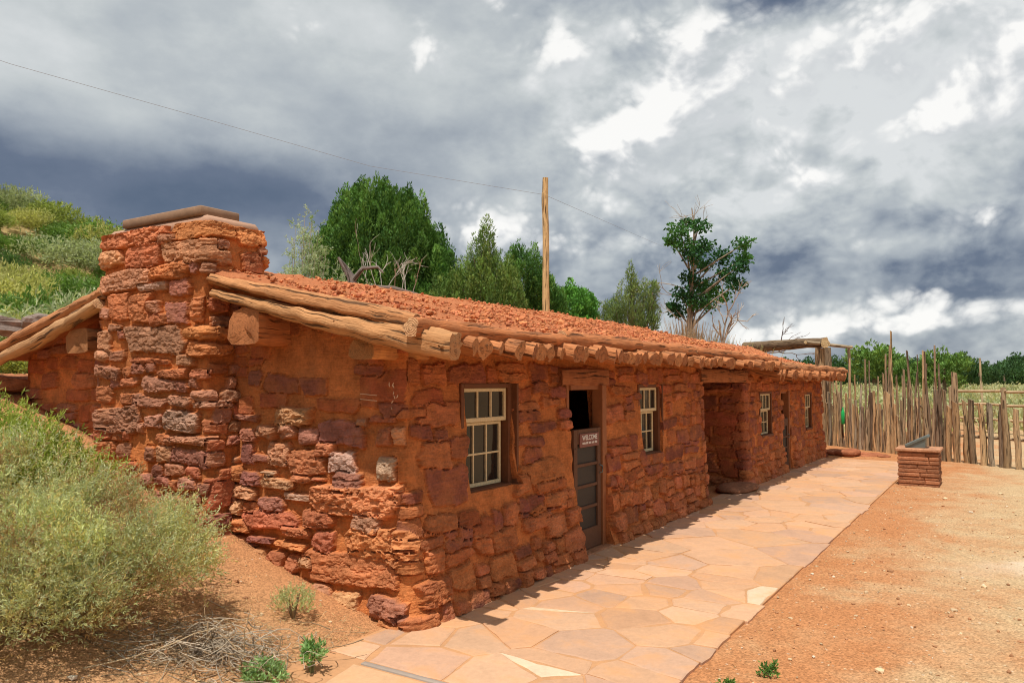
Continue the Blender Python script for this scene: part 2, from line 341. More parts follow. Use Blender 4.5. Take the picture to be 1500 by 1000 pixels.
def ground_mat():
    m, t, b = mat('dirt_and_gravel', .95, .1); p = objco(t); sx = t.node('ShaderNodeSeparateXYZ', {0: p})
    big_ = t.noise(p, .55, 5, .6, .5); mid_ = t.noise(p, 2.6, 5, .6); fine = t.noise(p, 38, 4, .7)
    # gravel spread away from the path, clay near it and on the bank
    gr = t.m('ADD', t.m('MULTIPLY', t.m('SUBTRACT', -2.2, sx.outputs[1]), .50), t.m('MULTIPLY', t.m('SUBTRACT', big_, .5), 2.6))
    gr = t.m('ADD', gr, t.m('MULTIPLY', t.m('SUBTRACT', mid_, .5), .9)); gm_ = t.sstep(gr, -.1, 1.0)
    clay = t.mix(mid_, (.40, .160, .062), (.50, .235, .105)); pale = t.mix(mid_, (.43, .285, .15), (.53, .38, .222))
    c = t.mix(gm_, clay, pale)
    bank = t.m('MULTIPLY', t.sstep(sx.outputs[0], .2, -1.2), t.sstep(sx.outputs[1], -1.6, .2))
    c = t.mix(t.m('MULTIPLY', bank, .8), c, (.42, .24, .12))
    far = t.sstep(sx.outputs[0], 22, 34); c = t.mix(far, c, t.mix(big_, (.40, .23, .11), (.46, .33, .19)))
    hill = t.sstep(sx.outputs[2], 1.9, 4.5); c = t.mix(hill, c, t.mix(mid_, (.42, .27, .13), (.30, .25, .10)))
    vo_ = t.node('ShaderNodeTexVoronoi', {'Vector': p, 'Scale': 75.0, 'Randomness': 1.0}); vc = t.node('ShaderNodeSeparateColor', {0: vo_.outputs['Color']}).outputs[0]
    vo2 = t.node('ShaderNodeTexVoronoi', {'Vector': p, 'Scale': 30.0, 'Randomness': 1.0}); vc2 = t.node('ShaderNodeSeparateColor', {0: vo2.outputs['Color']}).outputs[0]
    k = t.m('ADD', .38, t.m('ADD', t.m('MULTIPLY', vc, .50), t.m('MULTIPLY', fine, .74)))
    c = t.mix(1.0, c, t.node('ShaderNodeCombineColor', {0: k, 1: k, 2: k}).outputs[0], 'MULTIPLY')
    c = t.mix(t.m('MULTIPLY', t.m('GREATER_THAN', vc2, .95), t.m('MULTIPLY', t.sstep(vo2.outputs['Distance'], .34, .22), .6)), c, (.62, .50, .37))
    sp = t.v('SUBTRACT', t.v('ADD', p, t.v('MULTIPLY', t.v('SUBTRACT', t.noise(p, 3, 4, .6, out=1), (.5, .5, .5)), (.9, .9, 0))), (4.7, -4.05, 0)); so = t.node('ShaderNodeSeparateXYZ', {0: sp})
    sr = t.m('ADD', t.m('POWER', t.m('MULTIPLY', t.m('ADD', so.outputs[0], t.m('MULTIPLY', so.outputs[1], .9)), 2.2), 2), t.m('POWER', t.m('MULTIPLY', so.outputs[1], 1.3), 2))
    c = t.mix(t.m('MULTIPLY', t.m('EXPONENT', t.m('MULTIPLY', sr, -1.6)), .6), c, (.72, .60, .47))
    t.put(b.inputs['Base Color'], c)
    hh = t.m('ADD', t.m('MULTIPLY', t.sstep(vo_.outputs['Distance'], .6, .1), .5), t.m('ADD', fine, t.m('MULTIPLY', mid_, .8)))
    bump(t, b, hh, .75, .012); return m
def flag_mat():
    m, t, b = mat('sandstone_flags', .8, .25); c = attr(t, 'Col').outputs['Color']; p = objco(t)
    n1 = t.noise(p, 3.5, 6, .6, .6); n2 = t.noise(p, 28, 5, .65); n3 = t.noise(p, 1.1, 3, .5)
    k = t.m('ADD', .55, t.m('ADD', t.m('MULTIPLY', n1, .50), t.m('MULTIPLY', n2, .38)))
    cc = t.mix(1.0, c, t.node('ShaderNodeCombineColor', {0: k, 1: k, 2: k}).outputs[0], 'MULTIPLY')
    cc = t.mix(t.m('MULTIPLY', t.sstep(t.m('ADD', n1, t.m('MULTIPLY', n3, .5)), .70, .98), .55), cc, (.55, .27, .11))   # blown red sand
    t.put(b.inputs['Base Color'], cc)
    bump(t, b, t.m('ADD', t.m('MULTIPLY', n1, 1.2), t.m('MULTIPLY', n2, .4)), .5, .008); return m
def roof_mat():
    m, t, b = mat('red_clay', .95, .1); p = objco(t); n1 = t.noise(p, 3, 6, .65); n2 = t.noise(p, 30, 5, .7)
    c = t.mix(n1, (.40, .125, .05), (.56, .22, .10)); k = t.m('ADD', .55, t.m('MULTIPLY', n2, .9))
    c = t.mix(1.0, c, t.node('ShaderNodeCombineColor', {0: k, 1: k, 2: k}).outputs[0], 'MULTIPLY')
    t.put(b.inputs['Base Color'], c); bump(t, b, n2, 1.0, .03); return m
def glass_mat():
    m, t, b = mat('old_window_glass', .08, .28); p = objco(t)
    n = t.noise(p, 2.2, 3, .5)
    t.put(b.inputs['Base Color'], t.mix(n, (.010, .011, .011), (.040, .026, .018))); bump(t, b, t.noise(p, 5, 2, .5), .12, .02); return m

M_STONE = stone_mat(); M_GROUND = ground_mat(); M_FLAG = flag_mat(); M_ROOF = roof_mat(); M_GLASS = glass_mat()
M_LOG = wood_mat('weathered_log'); M_RAFTER = wood_mat('dusty_red_log', .42, 1.0, .55); M_END = wood_mat('log_end_grain', .45, 1.0, .25, True)
M_POST = wood_mat('grey_juniper_post', .35, 1.15); M_BARK = wood_mat('rough_bark', .35, 1.2)
M_LEAF = leaf_mat('leaf'); M_NEEDLE = leaf_mat('juniper_foliage', .18); M_DRY = leaf_mat('dry_stalk', .2, .8)
M_CLOD = col_mat('clay_clods'); M_PEB = col_mat('pebbles', .9, .4, 60)
M_SASH = plain_mat('cream_sash_paint', (.64, .51, .30), .6, .8, 45); M_CASE = plain_mat('brown_casing_wood', (.15, .055, .022), .7, .6, 18)
M_DOOR = plain_mat('dark_door_wood', (.125, .055, .027), .7, .6, 20); M_SCREEN = plain_mat('door_screen_mesh', (.028, .022, .018), .5, .4, 60)
M_SIGN = plain_mat('brown_sign_face', (.21, .075, .055), .5, .2); M_WHITE = plain_mat('white_lettering', (.80, .76, .70), .6, .15)
M_METAL = plain_mat('grey_panel_metal', (.16, .19, .175), .45, .4, 14, .5, .5); M_CAP = plain_mat('cap_slab_stone', (.25, .155, .10), .9, .7, 10, .15, 0, .8)
M_CEMENT = plain_mat('cement_bed', (.42, .25, .17), .95, .4, 14, .1, 0, .6); M_CHALK = plain_mat('pale_scratched_mark', (.60, .42, .28), .9, .2)
M_GREEN = plain_mat('bright_green_plastic', (.02, .40, .10), .4, .1); M_CABLE = plain_mat('grey_cable', (.26, .26, .28), .6, .1)
M_STRIP = plain_mat('grey_strip_tone', (.34, .28, .235), .6, .3); M_LINTEL = wood_mat('red_stained_beam', .5, .8, .7)
def hills_mat():
    m, t, b = mat('far_mesa', .95, .1); p = objco(t); n = t.noise(t.v('MULTIPLY', p, (1, 1, 3)), .02, 6, .6); z = t.node('ShaderNodeSeparateXYZ', {0: p}).outputs[2]
    c = t.mix(t.sstep(n, .42, .6), (.14, .13, .14), (.40, .24, .20)); t.put(b.inputs['Base Color'], t.mix(t.sstep(z, 34, 52), c, (.15, .14, .17))); return m
M_HILL = hills_mat()

# ------------------------------------------------------------------ terrain
def terrain(x, y):
    x = np.asarray(x, float); y = np.asarray(y, float)
    side = 1-sst(x, 10, 19)
    # the bank that climbs along the gable and behind the cabin
    yy = y+.10*np.clip(-x-.6, 0, 2)
    bank = 1.30*sst(yy, -.25, 6.2)*.55+.27*np.clip(yy-.15, 0, 5.6)*.62
    bank = bank*side*(1-.25*sst(-x, 3, 9))
    inside = sst(x, -.16, .02)*(1-sst(x, 14.9, 15.3))*(1-sst(y, 5.25, 5.45))
    front = sst(y, -.2, .05)
    z = bank*(1-inside)*front+.02*np.clip(y-6, 0, 60)*side*(1-inside)
    d = (x-CAM[0])*FH[0]+(y-CAM[1])*FH[1]; l = (x-CAM[0])*RT[0]+(y-CAM[1])*RT[1]
    near = 1-sst(np.hypot(x-5, y), 30, 60)
    z = z+16.2*np.exp(-((l+50)/32)**2-((d-55)/20)**2)*sst(d, 14, 34)
    z = z+.035*fbm(x*.8, y*.8, 3, 3)*near*(1-.7*((y > -2.2) & (y < 0)))*(1-inside)
    z = z+.9*fbm(x*.03, y*.03, 5, 3)*sst(np.hypot(x, y), 40, 120)+1.2*sst(d, 30, 75)*sst(l, -30, 5)*.55
    return z
def tz(x, y): return float(terrain(np.array([x]), np.array([y]))[0])
def axis(fine0, fine1, step, far0, far1):
    a = list(np.arange(fine0, fine1, step)); s_ = step; v_ = a[-1]
    while v_ < far1: s_ = min(s_*1.13, 60); v_ += s_; a.append(v_)
    s_ = step; v_ = a[0]; pre = []
    while v_ > far0: s_ = min(s_*1.13, 60); v_ -= s_; pre.append(v_)
    return np.array(pre[::-1]+a)
gx = axis(-4.5, 16, .07, -900, 1500); gy = axis(-7.5, 6.5, .07, -1100, 1100)
X, Y = np.meshgrid(gx, gy, indexing='ij'); Z = terrain(X, Y)
nearm = ((X > -5) & (X < 17) & (Y > -8) & (Y < 7))
Z = Z+np.where(nearm, .010*fbm(X*5, Y*5, 9, 3), 0)
path_zone = (X > -1.2) & (X < 15) & (Y > -1.99) & (Y < .1)
Z = np.where(path_zone, np.minimum(Z, 0.0)-.012, Z)
nx_, ny_ = X.shape; idx = np.arange(nx_*ny_).reshape(nx_, ny_)
gg = G(); gg.add(np.stack([X, Y, Z], -1).reshape(-1, 3), np.stack([idx[:-1, :-1], idx[1:, :-1], idx[1:, 1:], idx[:-1, 1:]], -1).reshape(-1, 4))
tag(gg.build('ground', M_GROUND), 'orange dirt and tan gravel yard climbing to a sandy bank', None, kind='structure')

# ------------------------------------------------------------------ flagstone path
def voronoi_cells(seeds, x0, x1, y0, y1):
    out = []
    for i, s_ in enumerate(seeds):
        e_ = y0+random.Random(i).choice((-.025, -.012, 0, .008, .015)); poly = [(x0, e_), (x1, e_), (x1, y1), (x0, y1)]
        near_ = sorted(range(len(seeds)), key=lambda j: (seeds[j][0]-s_[0])**2+(seeds[j][1]-s_[1])**2)[1:26]
        for j in near_:
            q = seeds[j]; mx, my = (s_[0]+q[0])/2, (s_[1]+q[1])/2; nx, ny = q[0]-s_[0], q[1]-s_[1]; new = []
            for a, b in zip(poly, poly[1:]+poly[:1]):
                da = (a[0]-mx)*nx+(a[1]-my)*ny; db = (b[0]-mx)*nx+(b[1]-my)*ny
                if da <= 0: new.append(a)
                if da*db < 0: t_ = da/(da-db); new.append((a[0]+(b[0]-a[0])*t_, a[1]+(b[1]-a[1])*t_))
            poly = new
            if len(poly) < 3: break
        if len(poly) >= 3: out.append(poly)
    return out
def inset(poly, dist):
    P = np.array(poly); n = len(P); out = []
    for i in range(n):
        a, b, c = P[i-1], P[i], P[(i+1) % n]
        e1 = (b-a)/(np.linalg.norm(b-a)+1e-9); e2 = (c-b)/(np.linalg.norm(c-b)+1e-9)
        n1, n2 = np.array([-e1[1], e1[0]]), np.array([-e2[1], e2[0]]); m_ = n1+n2; k = max(.35, 1+n1@n2)
        out.append(b+m_/k*dist)
    return np.array(out)
pr_ = random.Random(5); seeds = []
for _ in range(4000):
    x, y = pr_.uniform(-.8, 14.4), pr_.uniform(-2.0, .2)
    md = pr_.choice([.20, .34, .55, .75, .95]) if x < 6 else pr_.choice([.30, .50, .72, .9])
    if all(math.hypot((x-a)*1.2, (y-b)*.82) > max(md, .72*c_) for a, b, c_ in seeds): seeds.append((x, y, md))
seeds = [(a, b) for a, b, _ in seeds]
fl = G()
FLC = [(.53, .31, .18), (.545, .32, .19), (.515, .29, .165), (.535, .305, .172), (.51, .30, .185), (.505, .30, .195), (.55, .335, .205), (.475, .29, .19), (.525, .30, .168)]
def flag(poly, col, z=.014, w_amp=.026):
    P = inset(poly, .0065); pts = []
    for a, b in zip(P, np.roll(P, -1, 0)):
        n = max(2, int(np.linalg.norm(b-a)/.05))
        for k in range(n): pts.append(a+(b-a)*k/n)
    pts = np.array(pts); nrm = pts-pts.mean(0); nrm /= np.linalg.norm(nrm, axis=1)[:, None]+1e-9
    pts = pts+nrm*(w_amp*fbm(pts[:, 0]*4.5, pts[:, 1]*4.5, 21, 4)-.003)[:, None]
    edge = (pts[:, 1] < -1.93)
    c = pts.mean(0); n = len(pts); tilt = RNG.normal(size=2)*.004
    zz = z+RNG.normal()*.0022+(pts-c)@tilt
    ring0 = np.c_[pts, np.full(n, -.03)]; ring1 = np.c_[pts, zz-.005]; ring2 = np.c_[c+(pts-c)*(1-.012/np.linalg.norm(pts-c, axis=1).clip(.02)[:, None]), zz]
    mid_ = np.c_[c+(pts-c)*.5, z+0*zz+.001]
    V = np.concatenate([ring0, ring1, ring2, mid_, [[c[0], c[1], z+.001]]]); a = np.arange(n); b = (a+1) % n
    Fq = np.concatenate([np.stack([a+k*n, b+k*n, b+(k+1)*n, a+(k+1)*n], -1) for k in range(3)]); Ft = np.stack([3*n+a, 3*n+b, np.full(n, 4*n)], -1)
    fl.add(V, [Fq, Ft], col)
WHITE = [(2.02, -1.86), (.62, -.95), (.05, -1.2)]
cells = voronoi_cells(seeds, -.79, 14.3, -1.99, .10); used = set()
for wx, wy in WHITE:
    c_ = min((i for i in range(len(cells)) if i not in used), key=lambda i: (np.mean([p[0] for p in cells[i]])-wx)**2+(np.mean([p[1] for p in cells[i]])-wy)**2); used.add(c_)
for i, poly in enumerate(cells):
    ar = abs(sum(a[0]*b[1]-b[0]*a[1] for a, b in zip(poly, poly[1:]+poly[:1])))/2
    col = np.array(FLC[pr_.randrange(len(FLC))])*pr_.uniform(.90, 1.08)
    if i in used and ar < .45: 
        P = np.array(poly); c_ = P.mean(0); poly2 = [tuple(c_+(p-c_)) for p in P]
        k = pr_.randrange(len(poly2)); q = poly2[k:]+poly2[:k]; tri = q[:3]
        if ar > .16 and len(q) > 3:
            flag(tri, np.array((.62, .48, .33))); flag([q[0]]+q[2:], col); continue
        col = np.array((.60, .455, .31))
    flag(poly, col)
# the smooth apron at the near end, and the sandy bed between the stones
ap = [(-1.55, -2.25), (-.86, -2.02), (-.86, -.18), (-1.30, -.30)]
flag(ap, (.56, .34, .19), .018, .02)
box(fl, -1.2, 14.35, -1.985, .12, -.06, .0085, (.48, .255, .125))
tag(fl.build('path', M_FLAG, None, False), 'crazy paved sandstone path along the cabin front', None, kind='structure')
st_ = G(); box(st_, -.845, -.803, -1.97, -.24, -.03, .019, bev=.003)  # thin flat box in plain grey across the near end of the paving
tag(st_.build('grey_strip', M_STRIP), 'narrow grey strip across the near end of the flagstone path', 'strip')

# ------------------------------------------------------------------ the cabin
cabin = empty('stone_cabin', 'long low red sandstone cabin with log eaves and an earth roof', 'cabin')
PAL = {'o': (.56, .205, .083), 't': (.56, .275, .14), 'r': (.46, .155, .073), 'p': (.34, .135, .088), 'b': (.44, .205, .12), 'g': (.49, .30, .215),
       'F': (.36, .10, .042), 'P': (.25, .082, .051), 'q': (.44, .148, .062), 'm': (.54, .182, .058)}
PRO = {'o': .064, 't': .058, 'r': .048, 'p': .042, 'b': .050, 'g': .048, 'F': .011, 'P': .015, 'q': .022}
def fill_stones(u0, u1, z0, z1, keep, rs, hmin, hmax, wmin, wmax, kinds, avoid=(), skip=0.0):
    out = []; z = z0
    while z < z1:
        h = rs.uniform(hmin, hmax)*(1.25 if z < .35 else 1); u = u0-rs.uniform(0, .2)
        while u < u1:
            w_ = rs.uniform(wmin, wmax); zc = z+h/2+rs.uniform(-.03, .03); uc = u+w_/2
            k = rs.choice(kinds(uc, zc))
            if keep(uc, zc) and rs.random() > skip:
                parts = [(uc, zc, w_/2-.008, h/2-.007, k)]
                if h > .17 and rs.random() < .4:
                    parts = [(uc, zc-h*.24, w_/2-.008, h*.23, k), (uc, zc+h*.25, w_/2-.012, h*.22, rs.choice(kinds(uc, zc)))]
                for p in parts:
                    if not any(abs(p[0]-a[0]) < (p[2]+a[2])*.72 and abs(p[1]-a[1]) < (p[3]+a[3])*.72 for a in avoid): out.append(p)
            u += w_
        z += h
    return out
def masonry(name, path, rad, us, zs, stones, holes, parent, batter, top, prof, seed=0, reveal=.15, closed_reveal=True, base=None):
    """a rubble wall swept along a plan path: every stone is cut into a relief of the wall face"""
    path = np.array(path, float); seg = np.diff(path, axis=0); sl = np.linalg.norm(seg, axis=1); cum = np.concatenate([[0], np.cumsum(sl)])
    us = np.array(us); k = np.clip(np.searchsorted(cum, us, 'right')-1, 0, len(sl)-1)
    dr = seg/sl[:, None]; nr = np.stack([dr[:, 1], -dr[:, 0]], 1)
    pos = path[k]+dr[k]*(us-cum[k])[:, None]; nor = nr[k].copy()
    for c in range(1, len(path)-1):
        m_ = np.abs(us-cum[c]) < rad
        t = (us[m_]-cum[c]+rad)/(2*rad); A_ = path[c]-dr[c-1]*rad; B_ = path[c]+dr[c]*rad; P_ = path[c]
        pos[m_] = ((1-t)**2)[:, None]*A_+(2*t*(1-t))[:, None]*P_+(t**2)[:, None]*B_
        n_ = (1-t)[:, None]*nr[c-1]+t[:, None]*nr[c]; nor[m_] = n_/np.linalg.norm(n_, axis=1)[:, None]
    Ug, Zg = np.meshgrid(us, zs, indexing='ij')
    H = .016*fbm(Ug*6, Zg*7, seed, 5)-.014+.020*fbm(Ug*1.6, Zg*2.2, seed+3, 2)
    H = H*prof(Ug, Zg)[..., 0]+prof(Ug, Zg)[..., 1]
    mc = np.array(PAL['m']); C = np.empty(Ug.shape+(3,)); C[:] = mc
    C *= (1+.22*fbm(Ug*2, Zg*2.5, seed+7, 3))[..., None]
    rs = random.Random(seed)
    wa = prof(Ug, Zg)[..., 3]; wu = wa*.034*fbm(Ug*4.2, Zg*5, seed+11, 4); wz = wa*.026*fbm(Ug*3.4, Zg*5, seed+15, 4)
    strat = fbm(Ug*5, Zg*30, seed+19, 3); pit = 1.3*np.abs(fbm(Ug*15, Zg*22, seed+23, 4))*-2+.35; lump = fbm(Ug*8, Zg*10, seed+27, 3)
    for (uc, zc, hw, hh, kind) in stones:
        i0, i1 = np.searchsorted(us, [uc-hw-.05, uc+hw+.05]); j0, j1 = np.searchsorted(zs, [zc-hh-.05, zc+hh+.05])
        if i1 <= i0 or j1 <= j0: continue
        sl_ = (slice(i0, i1), slice(j0, j1)); am = min(1, hh/.07)
        du = Ug[sl_]-uc+wu[sl_]*am; dz = Zg[sl_]-zc+wz[sl_]*am
        s_ = np.full(du.shape, -9.0)
        for (nx, nz, d_) in ((1, 0, hw), (-1, 0, hw), (0, 1, hh), (0, -1, hh)):
            a = rs.uniform(-.2, .2) if nx else rs.uniform(-.08, .08)
            s_ = np.maximum(s_, (nx*math.cos(a)-nz*math.sin(a))*du+(nx*math.sin(a)+nz*math.cos(a))*dz-d_*rs.uniform(.93, 1.0))
        for sx, sz in ((1, 1), (1, -1), (-1, 1), (-1, -1)):
            if rs.random() < .7:
                a = rs.uniform(.5, 1.1); nx, nz = sx*math.cos(a), sz*math.sin(a)
                s_ = np.maximum(s_, nx*du+nz*dz-(abs(nx)*hw+abs(nz)*hh)*rs.uniform(.72, .97))
        s_ = s_+.011*pit[sl_]*am+.006*strat[sl_]
        pro = PRO[kind]*rs.uniform(.6, 1.35)*prof(np.array(uc), np.array(zc))[..., 2]
        e = (.010+.10*pro)*(1 if hh > .05 else .6)
        t = np.clip(-s_/e, 0, 1); X_ = du/hw; Z_ = dz/hh
        face = np.full(du.shape, 9.0)                     # broken faces: the lowest of several random planes
        for q in range(rs.randrange(3, 6)):
            a = rs.uniform(0, 6.283); b = rs.uniform(.10, .60)
            face = np.minimum(face, 1.0+rs.uniform(-.12, .12)+b*(.35-(X_*math.cos(a)+Z_*math.sin(a))))
        face = np.minimum(face, 1.12+rs.uniform(-.3, .3)*X_+rs.uniform(-.15, .35)*Z_)
        bed = Z_*rs.uniform(.3, 1.0)*(1 if hh < .09 else 1.5)+.7*lump[sl_]+rs.uniform(0, 1)+.3*strat[sl_]; ledge = np.abs(bed-np.round(bed))*2      # bedding ledges
        rough_ = .25*pit[sl_]+.13*strat[sl_]+.18*lump[sl_]-.26*sst(ledge, .80, .99)
        if kind in 'FPq': face = 1+(face-1)*.45; rough_ = rough_*.75
        hgt = (1-(1-t)**2)*pro*(np.clip(face, .12, 1.5)+rough_)
        gap = (s_ > 0) & (s_ < .004+.012*np.clip(.4+lump[sl_]+.5*pit[sl_], 0, 1))
        H[sl_] = np.where(gap, np.minimum(H[sl_], -.009+prof(Ug[sl_], Zg[sl_])[..., 1]-.007*rs.random()), H[sl_])
        hgt = hgt+prof(Ug[sl_], Zg[sl_])[..., 1]
        m_ = (s_ < 0) & (hgt > H[sl_]-.012)
        H[sl_] = np.where(m_, np.maximum(hgt, H[sl_]), H[sl_])
        cc = np.array(PAL[kind])*rs.uniform(.82, 1.2)*np.array([1, rs.uniform(.93, 1.08), rs.uniform(.9, 1.12)])
        f = (np.clip(-s_/.008, 0, 1)*m_)[..., None]
        if kind in 'FPq': f = f*(.62+.38*np.clip(.5+2*lump[sl_], 0, 1))[..., None]
        tint = cc[None, None]*(1+.20*strat[sl_]+.22*lump[sl_])[..., None]
        C[sl_] = C[sl_]*(1-f)+tint*f
    bt = batter(Ug, Zg)
    Pz = np.minimum(Zg, top(Ug)); 
    tang = np.stack([-nor[:, 1], nor[:, 0]], 1)
    jag = np.zeros_like(Ug)
    for (a, b, z0, z1) in holes:
        for e_ in (a, b):
            jag += np.exp(-((Ug-e_)/.10)**2)*.045*fbm(Zg*4+e_*3, Zg*0+e_, seed+31, 3)*(Zg < z1+.05)*(Zg > z0-.05)
    P2 = pos[:, None]+nor[:, None]*(H+bt)[..., None]+tang[:, None]*jag[..., None]
    V = np.concatenate([P2, Pz[..., None]], -1); nU, nZ = Ug.shape; idx = np.arange(nU*nZ).reshape(nU, nZ)
    uc = (us[:-1]+us[1:])/2; zc = (zs[:-1]+zs[1:])/2; keep = np.ones((nU-1, nZ-1), bool)
    keep &= zs[None, :-1] < top(uc[:, None])
    hole = np.zeros_like(keep)
    for (a, b, z0, z1) in holes: hole |= ((uc[:, None] > a) & (uc[:, None] < b) & (zc[None] > z0) & (zc[None] < z1))
    keep &= ~hole
    q = np.stack([idx[:-1, :-1], idx[1:, :-1], idx[1:, 1:], idx[:-1, 1:]], -1)
    gm = G(); Vf = V.reshape(-1, 3); Cf = np.clip(C.reshape(-1, 3), .01, .9)
    Nf = np.repeat(nor[:, None], nZ, 1).reshape(-1, 2)
    F = [q[keep]]; VV = [Vf]; CC = [Cf]
    # reveals: push each hole's rim inwards
    E = []
    kp = np.pad(keep, 1); hp = np.pad(hole, 1)
    for (di, dj, a, b) in ((-1, 0, (0, 0), (0, 1)), (1, 0, (1, 1), (1, 0)), (0, -1, (1, 0), (0, 0)), (0, 1, (0, 1), (1, 1))):
        nb = hp[1+di:hp.shape[0]-1+di, 1+dj:hp.shape[1]-1+dj]
        ii, jj = np.nonzero(keep & nb)
        E.append(np.stack([idx[ii+a[0], jj+a[1]], idx[ii+b[0], jj+b[1]]], -1))
    E = np.concatenate(E) if E else np.zeros((0, 2), int)
    if len(E):
        n = len(Vf); a, b = E[:, 0], E[:, 1]; ins = Vf.copy(); ins[:, :2] -= Nf*reveal
        lv = np.concatenate([Vf[a], Vf[b], ins[b], ins[a]]); m_ = len(a); ar = np.arange(m_)
        VV.append(lv); CC.append(np.concatenate([Cf[a], Cf[b], Cf[b]*.9, Cf[a]*.9])); F.append(np.stack([ar, ar+m_, ar+2*m_, ar+3*m_], -1)[:, ::-1]+n)
    gm.add(np.concatenate(VV), F, np.concatenate(CC))
    return gm.build(name, M_STONE, parent, False)

def usteps(segs, snap=()):
    out = [segs[0][0]]
    for (a, b, s_) in segs: out += list(np.linspace(a, b, max(2, int(round((b-a)/s_))+1))[1:])
    out = np.array(out)
    for p in snap: out[np.argmin(np.abs(out-p))] = p
    return np.unique(out)

def roof_z(y, b=False):
    """top of the earth roof over the near room (b: over the lower far room)"""
    y = np.asarray(y, float)
    if b: return np.interp(y, [-.45, 1.2, 1.75, 2.6, 5.6], [1.955, 2.36, 2.60, 2.66, 1.95])
    return np.interp(y, [-.45, 2.6, 5.7], [2.10, 2.855, 2.05])
YG = 5.45; XE = -.12
# --- near room: gable end, front, passage side, back
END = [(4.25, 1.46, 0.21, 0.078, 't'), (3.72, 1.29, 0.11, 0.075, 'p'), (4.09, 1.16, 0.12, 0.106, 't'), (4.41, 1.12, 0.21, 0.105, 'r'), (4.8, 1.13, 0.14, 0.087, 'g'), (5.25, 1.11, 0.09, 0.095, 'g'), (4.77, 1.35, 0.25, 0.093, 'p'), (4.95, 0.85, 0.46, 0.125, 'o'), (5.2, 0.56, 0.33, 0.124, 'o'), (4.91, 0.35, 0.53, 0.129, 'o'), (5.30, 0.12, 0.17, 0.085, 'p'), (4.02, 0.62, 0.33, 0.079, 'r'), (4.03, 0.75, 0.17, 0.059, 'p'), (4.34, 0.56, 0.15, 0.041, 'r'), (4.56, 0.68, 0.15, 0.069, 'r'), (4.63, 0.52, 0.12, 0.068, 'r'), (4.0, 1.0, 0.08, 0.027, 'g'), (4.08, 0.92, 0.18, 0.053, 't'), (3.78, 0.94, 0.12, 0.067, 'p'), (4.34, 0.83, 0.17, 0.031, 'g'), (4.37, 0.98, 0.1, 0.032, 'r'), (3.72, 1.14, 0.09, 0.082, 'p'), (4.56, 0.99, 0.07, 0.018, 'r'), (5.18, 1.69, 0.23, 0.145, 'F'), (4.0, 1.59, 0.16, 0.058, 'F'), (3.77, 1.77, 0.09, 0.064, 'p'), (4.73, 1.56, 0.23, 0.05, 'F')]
UC = YG                                     # u at the near corner; front x = u - UC + XE
f0 = UC-XE                                  # u of x = 0
FRONT = [(f0+.56, 1.24, .12, .08, 'P'), (f0+1.65, 1.08, .18, .06, 'P'), (f0+1.64, 1.2, .25, .04, 'P'), (f0+1.6, 1.44, .22, .06, 'P'), (f0+1.81, .92, .4, .11, 'q'), (f0+.36, .95, .26, .17, 'P'), (f0+1.6, .49, .25, .08, 'q'), (f0+.3, 1.5, .25, .09, 'q'), (f0+.25, 1.22, .2, .12, 'q')]
HOLES = [(f0+.66, f0+1.36, .85, 1.70), (f0+2.42, f0+3.14, -.2, 1.69), (f0+4.18, f0+4.80, .87, 1.68)]
rs1 = random.Random(3)
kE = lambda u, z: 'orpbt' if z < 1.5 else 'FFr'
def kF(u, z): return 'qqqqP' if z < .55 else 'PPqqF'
XA = 6.40; uA = f0+XA
stones = list(END)
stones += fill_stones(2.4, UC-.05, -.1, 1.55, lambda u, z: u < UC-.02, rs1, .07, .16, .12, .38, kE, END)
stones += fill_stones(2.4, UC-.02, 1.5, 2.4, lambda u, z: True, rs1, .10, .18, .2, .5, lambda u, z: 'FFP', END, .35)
stones += fill_stones(0, 2.4, .9, 2.6, lambda u, z: True, rs1, .1, .2, .2, .5, lambda u, z: 'rpF', [], .2)
nearhole = lambda u, z: not any(a-.05 < u < b+.05 and z0-.03 < z < z1+.03 for a, b, z0, z1 in HOLES)
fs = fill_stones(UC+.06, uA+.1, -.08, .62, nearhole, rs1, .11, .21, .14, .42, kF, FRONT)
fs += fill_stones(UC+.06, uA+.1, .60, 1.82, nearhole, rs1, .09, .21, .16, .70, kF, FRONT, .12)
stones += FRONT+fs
# quoins at the passage corner
for k in range(12): stones.append((uA+rs1.uniform(-.03, .03), .05+k*.155, rs1.uniform(.14, .24), .07, rs1.choice('qqP')))
def profA(U_, Z_):
    """mortar relief, face offset, stone relief"""
    U_ = np.asarray(U_, float); Z_ = np.asarray(Z_, float)
    end = 1-sst(U_, UC-.08, UC+.10); low = 1-sst(Z_, .25, .75); up = sst(Z_, 1.40, 1.75)
    a = end*(1.3-.7*up)+(1-end)*(.75+.4*low)
    off = -.006*end*(1-up)-.008*(1-end)*low
    c = end*(1.0-.45*up)+(1-end)*(1.35+.75*low)
    return np.stack([a, off+0*a, c, end*1.0+(1-end)*(1.9-.5*low)], -1)
def batA(U_, Z_):
    fr = sst(U_, UC-.15, UC+.15)*(1-sst(U_, uA-.1, uA+.1)); en = 1-sst(U_, UC-.15, UC+.15)
    return fr*((.115-.12*Z_)*(1-.6*sst(U_, UC+2, UC+5.5))+.04*(1-sst(Z_, 0, .3)))+en*(.03-.02*Z_+.04*(1-sst(Z_, 0, .4)))
def topA(U_):
    y = np.where(U_ < UC, YG-U_, np.where(U_ < uA, .06, np.clip(U_-uA, 0, 5)))
    y = np.where(U_ > uA+YG, YG, y)
    return roof_z(y)-.10
lenA = [(XE, YG), (XE, 0), (XA, 0), (XA, YG), (XE, YG)]
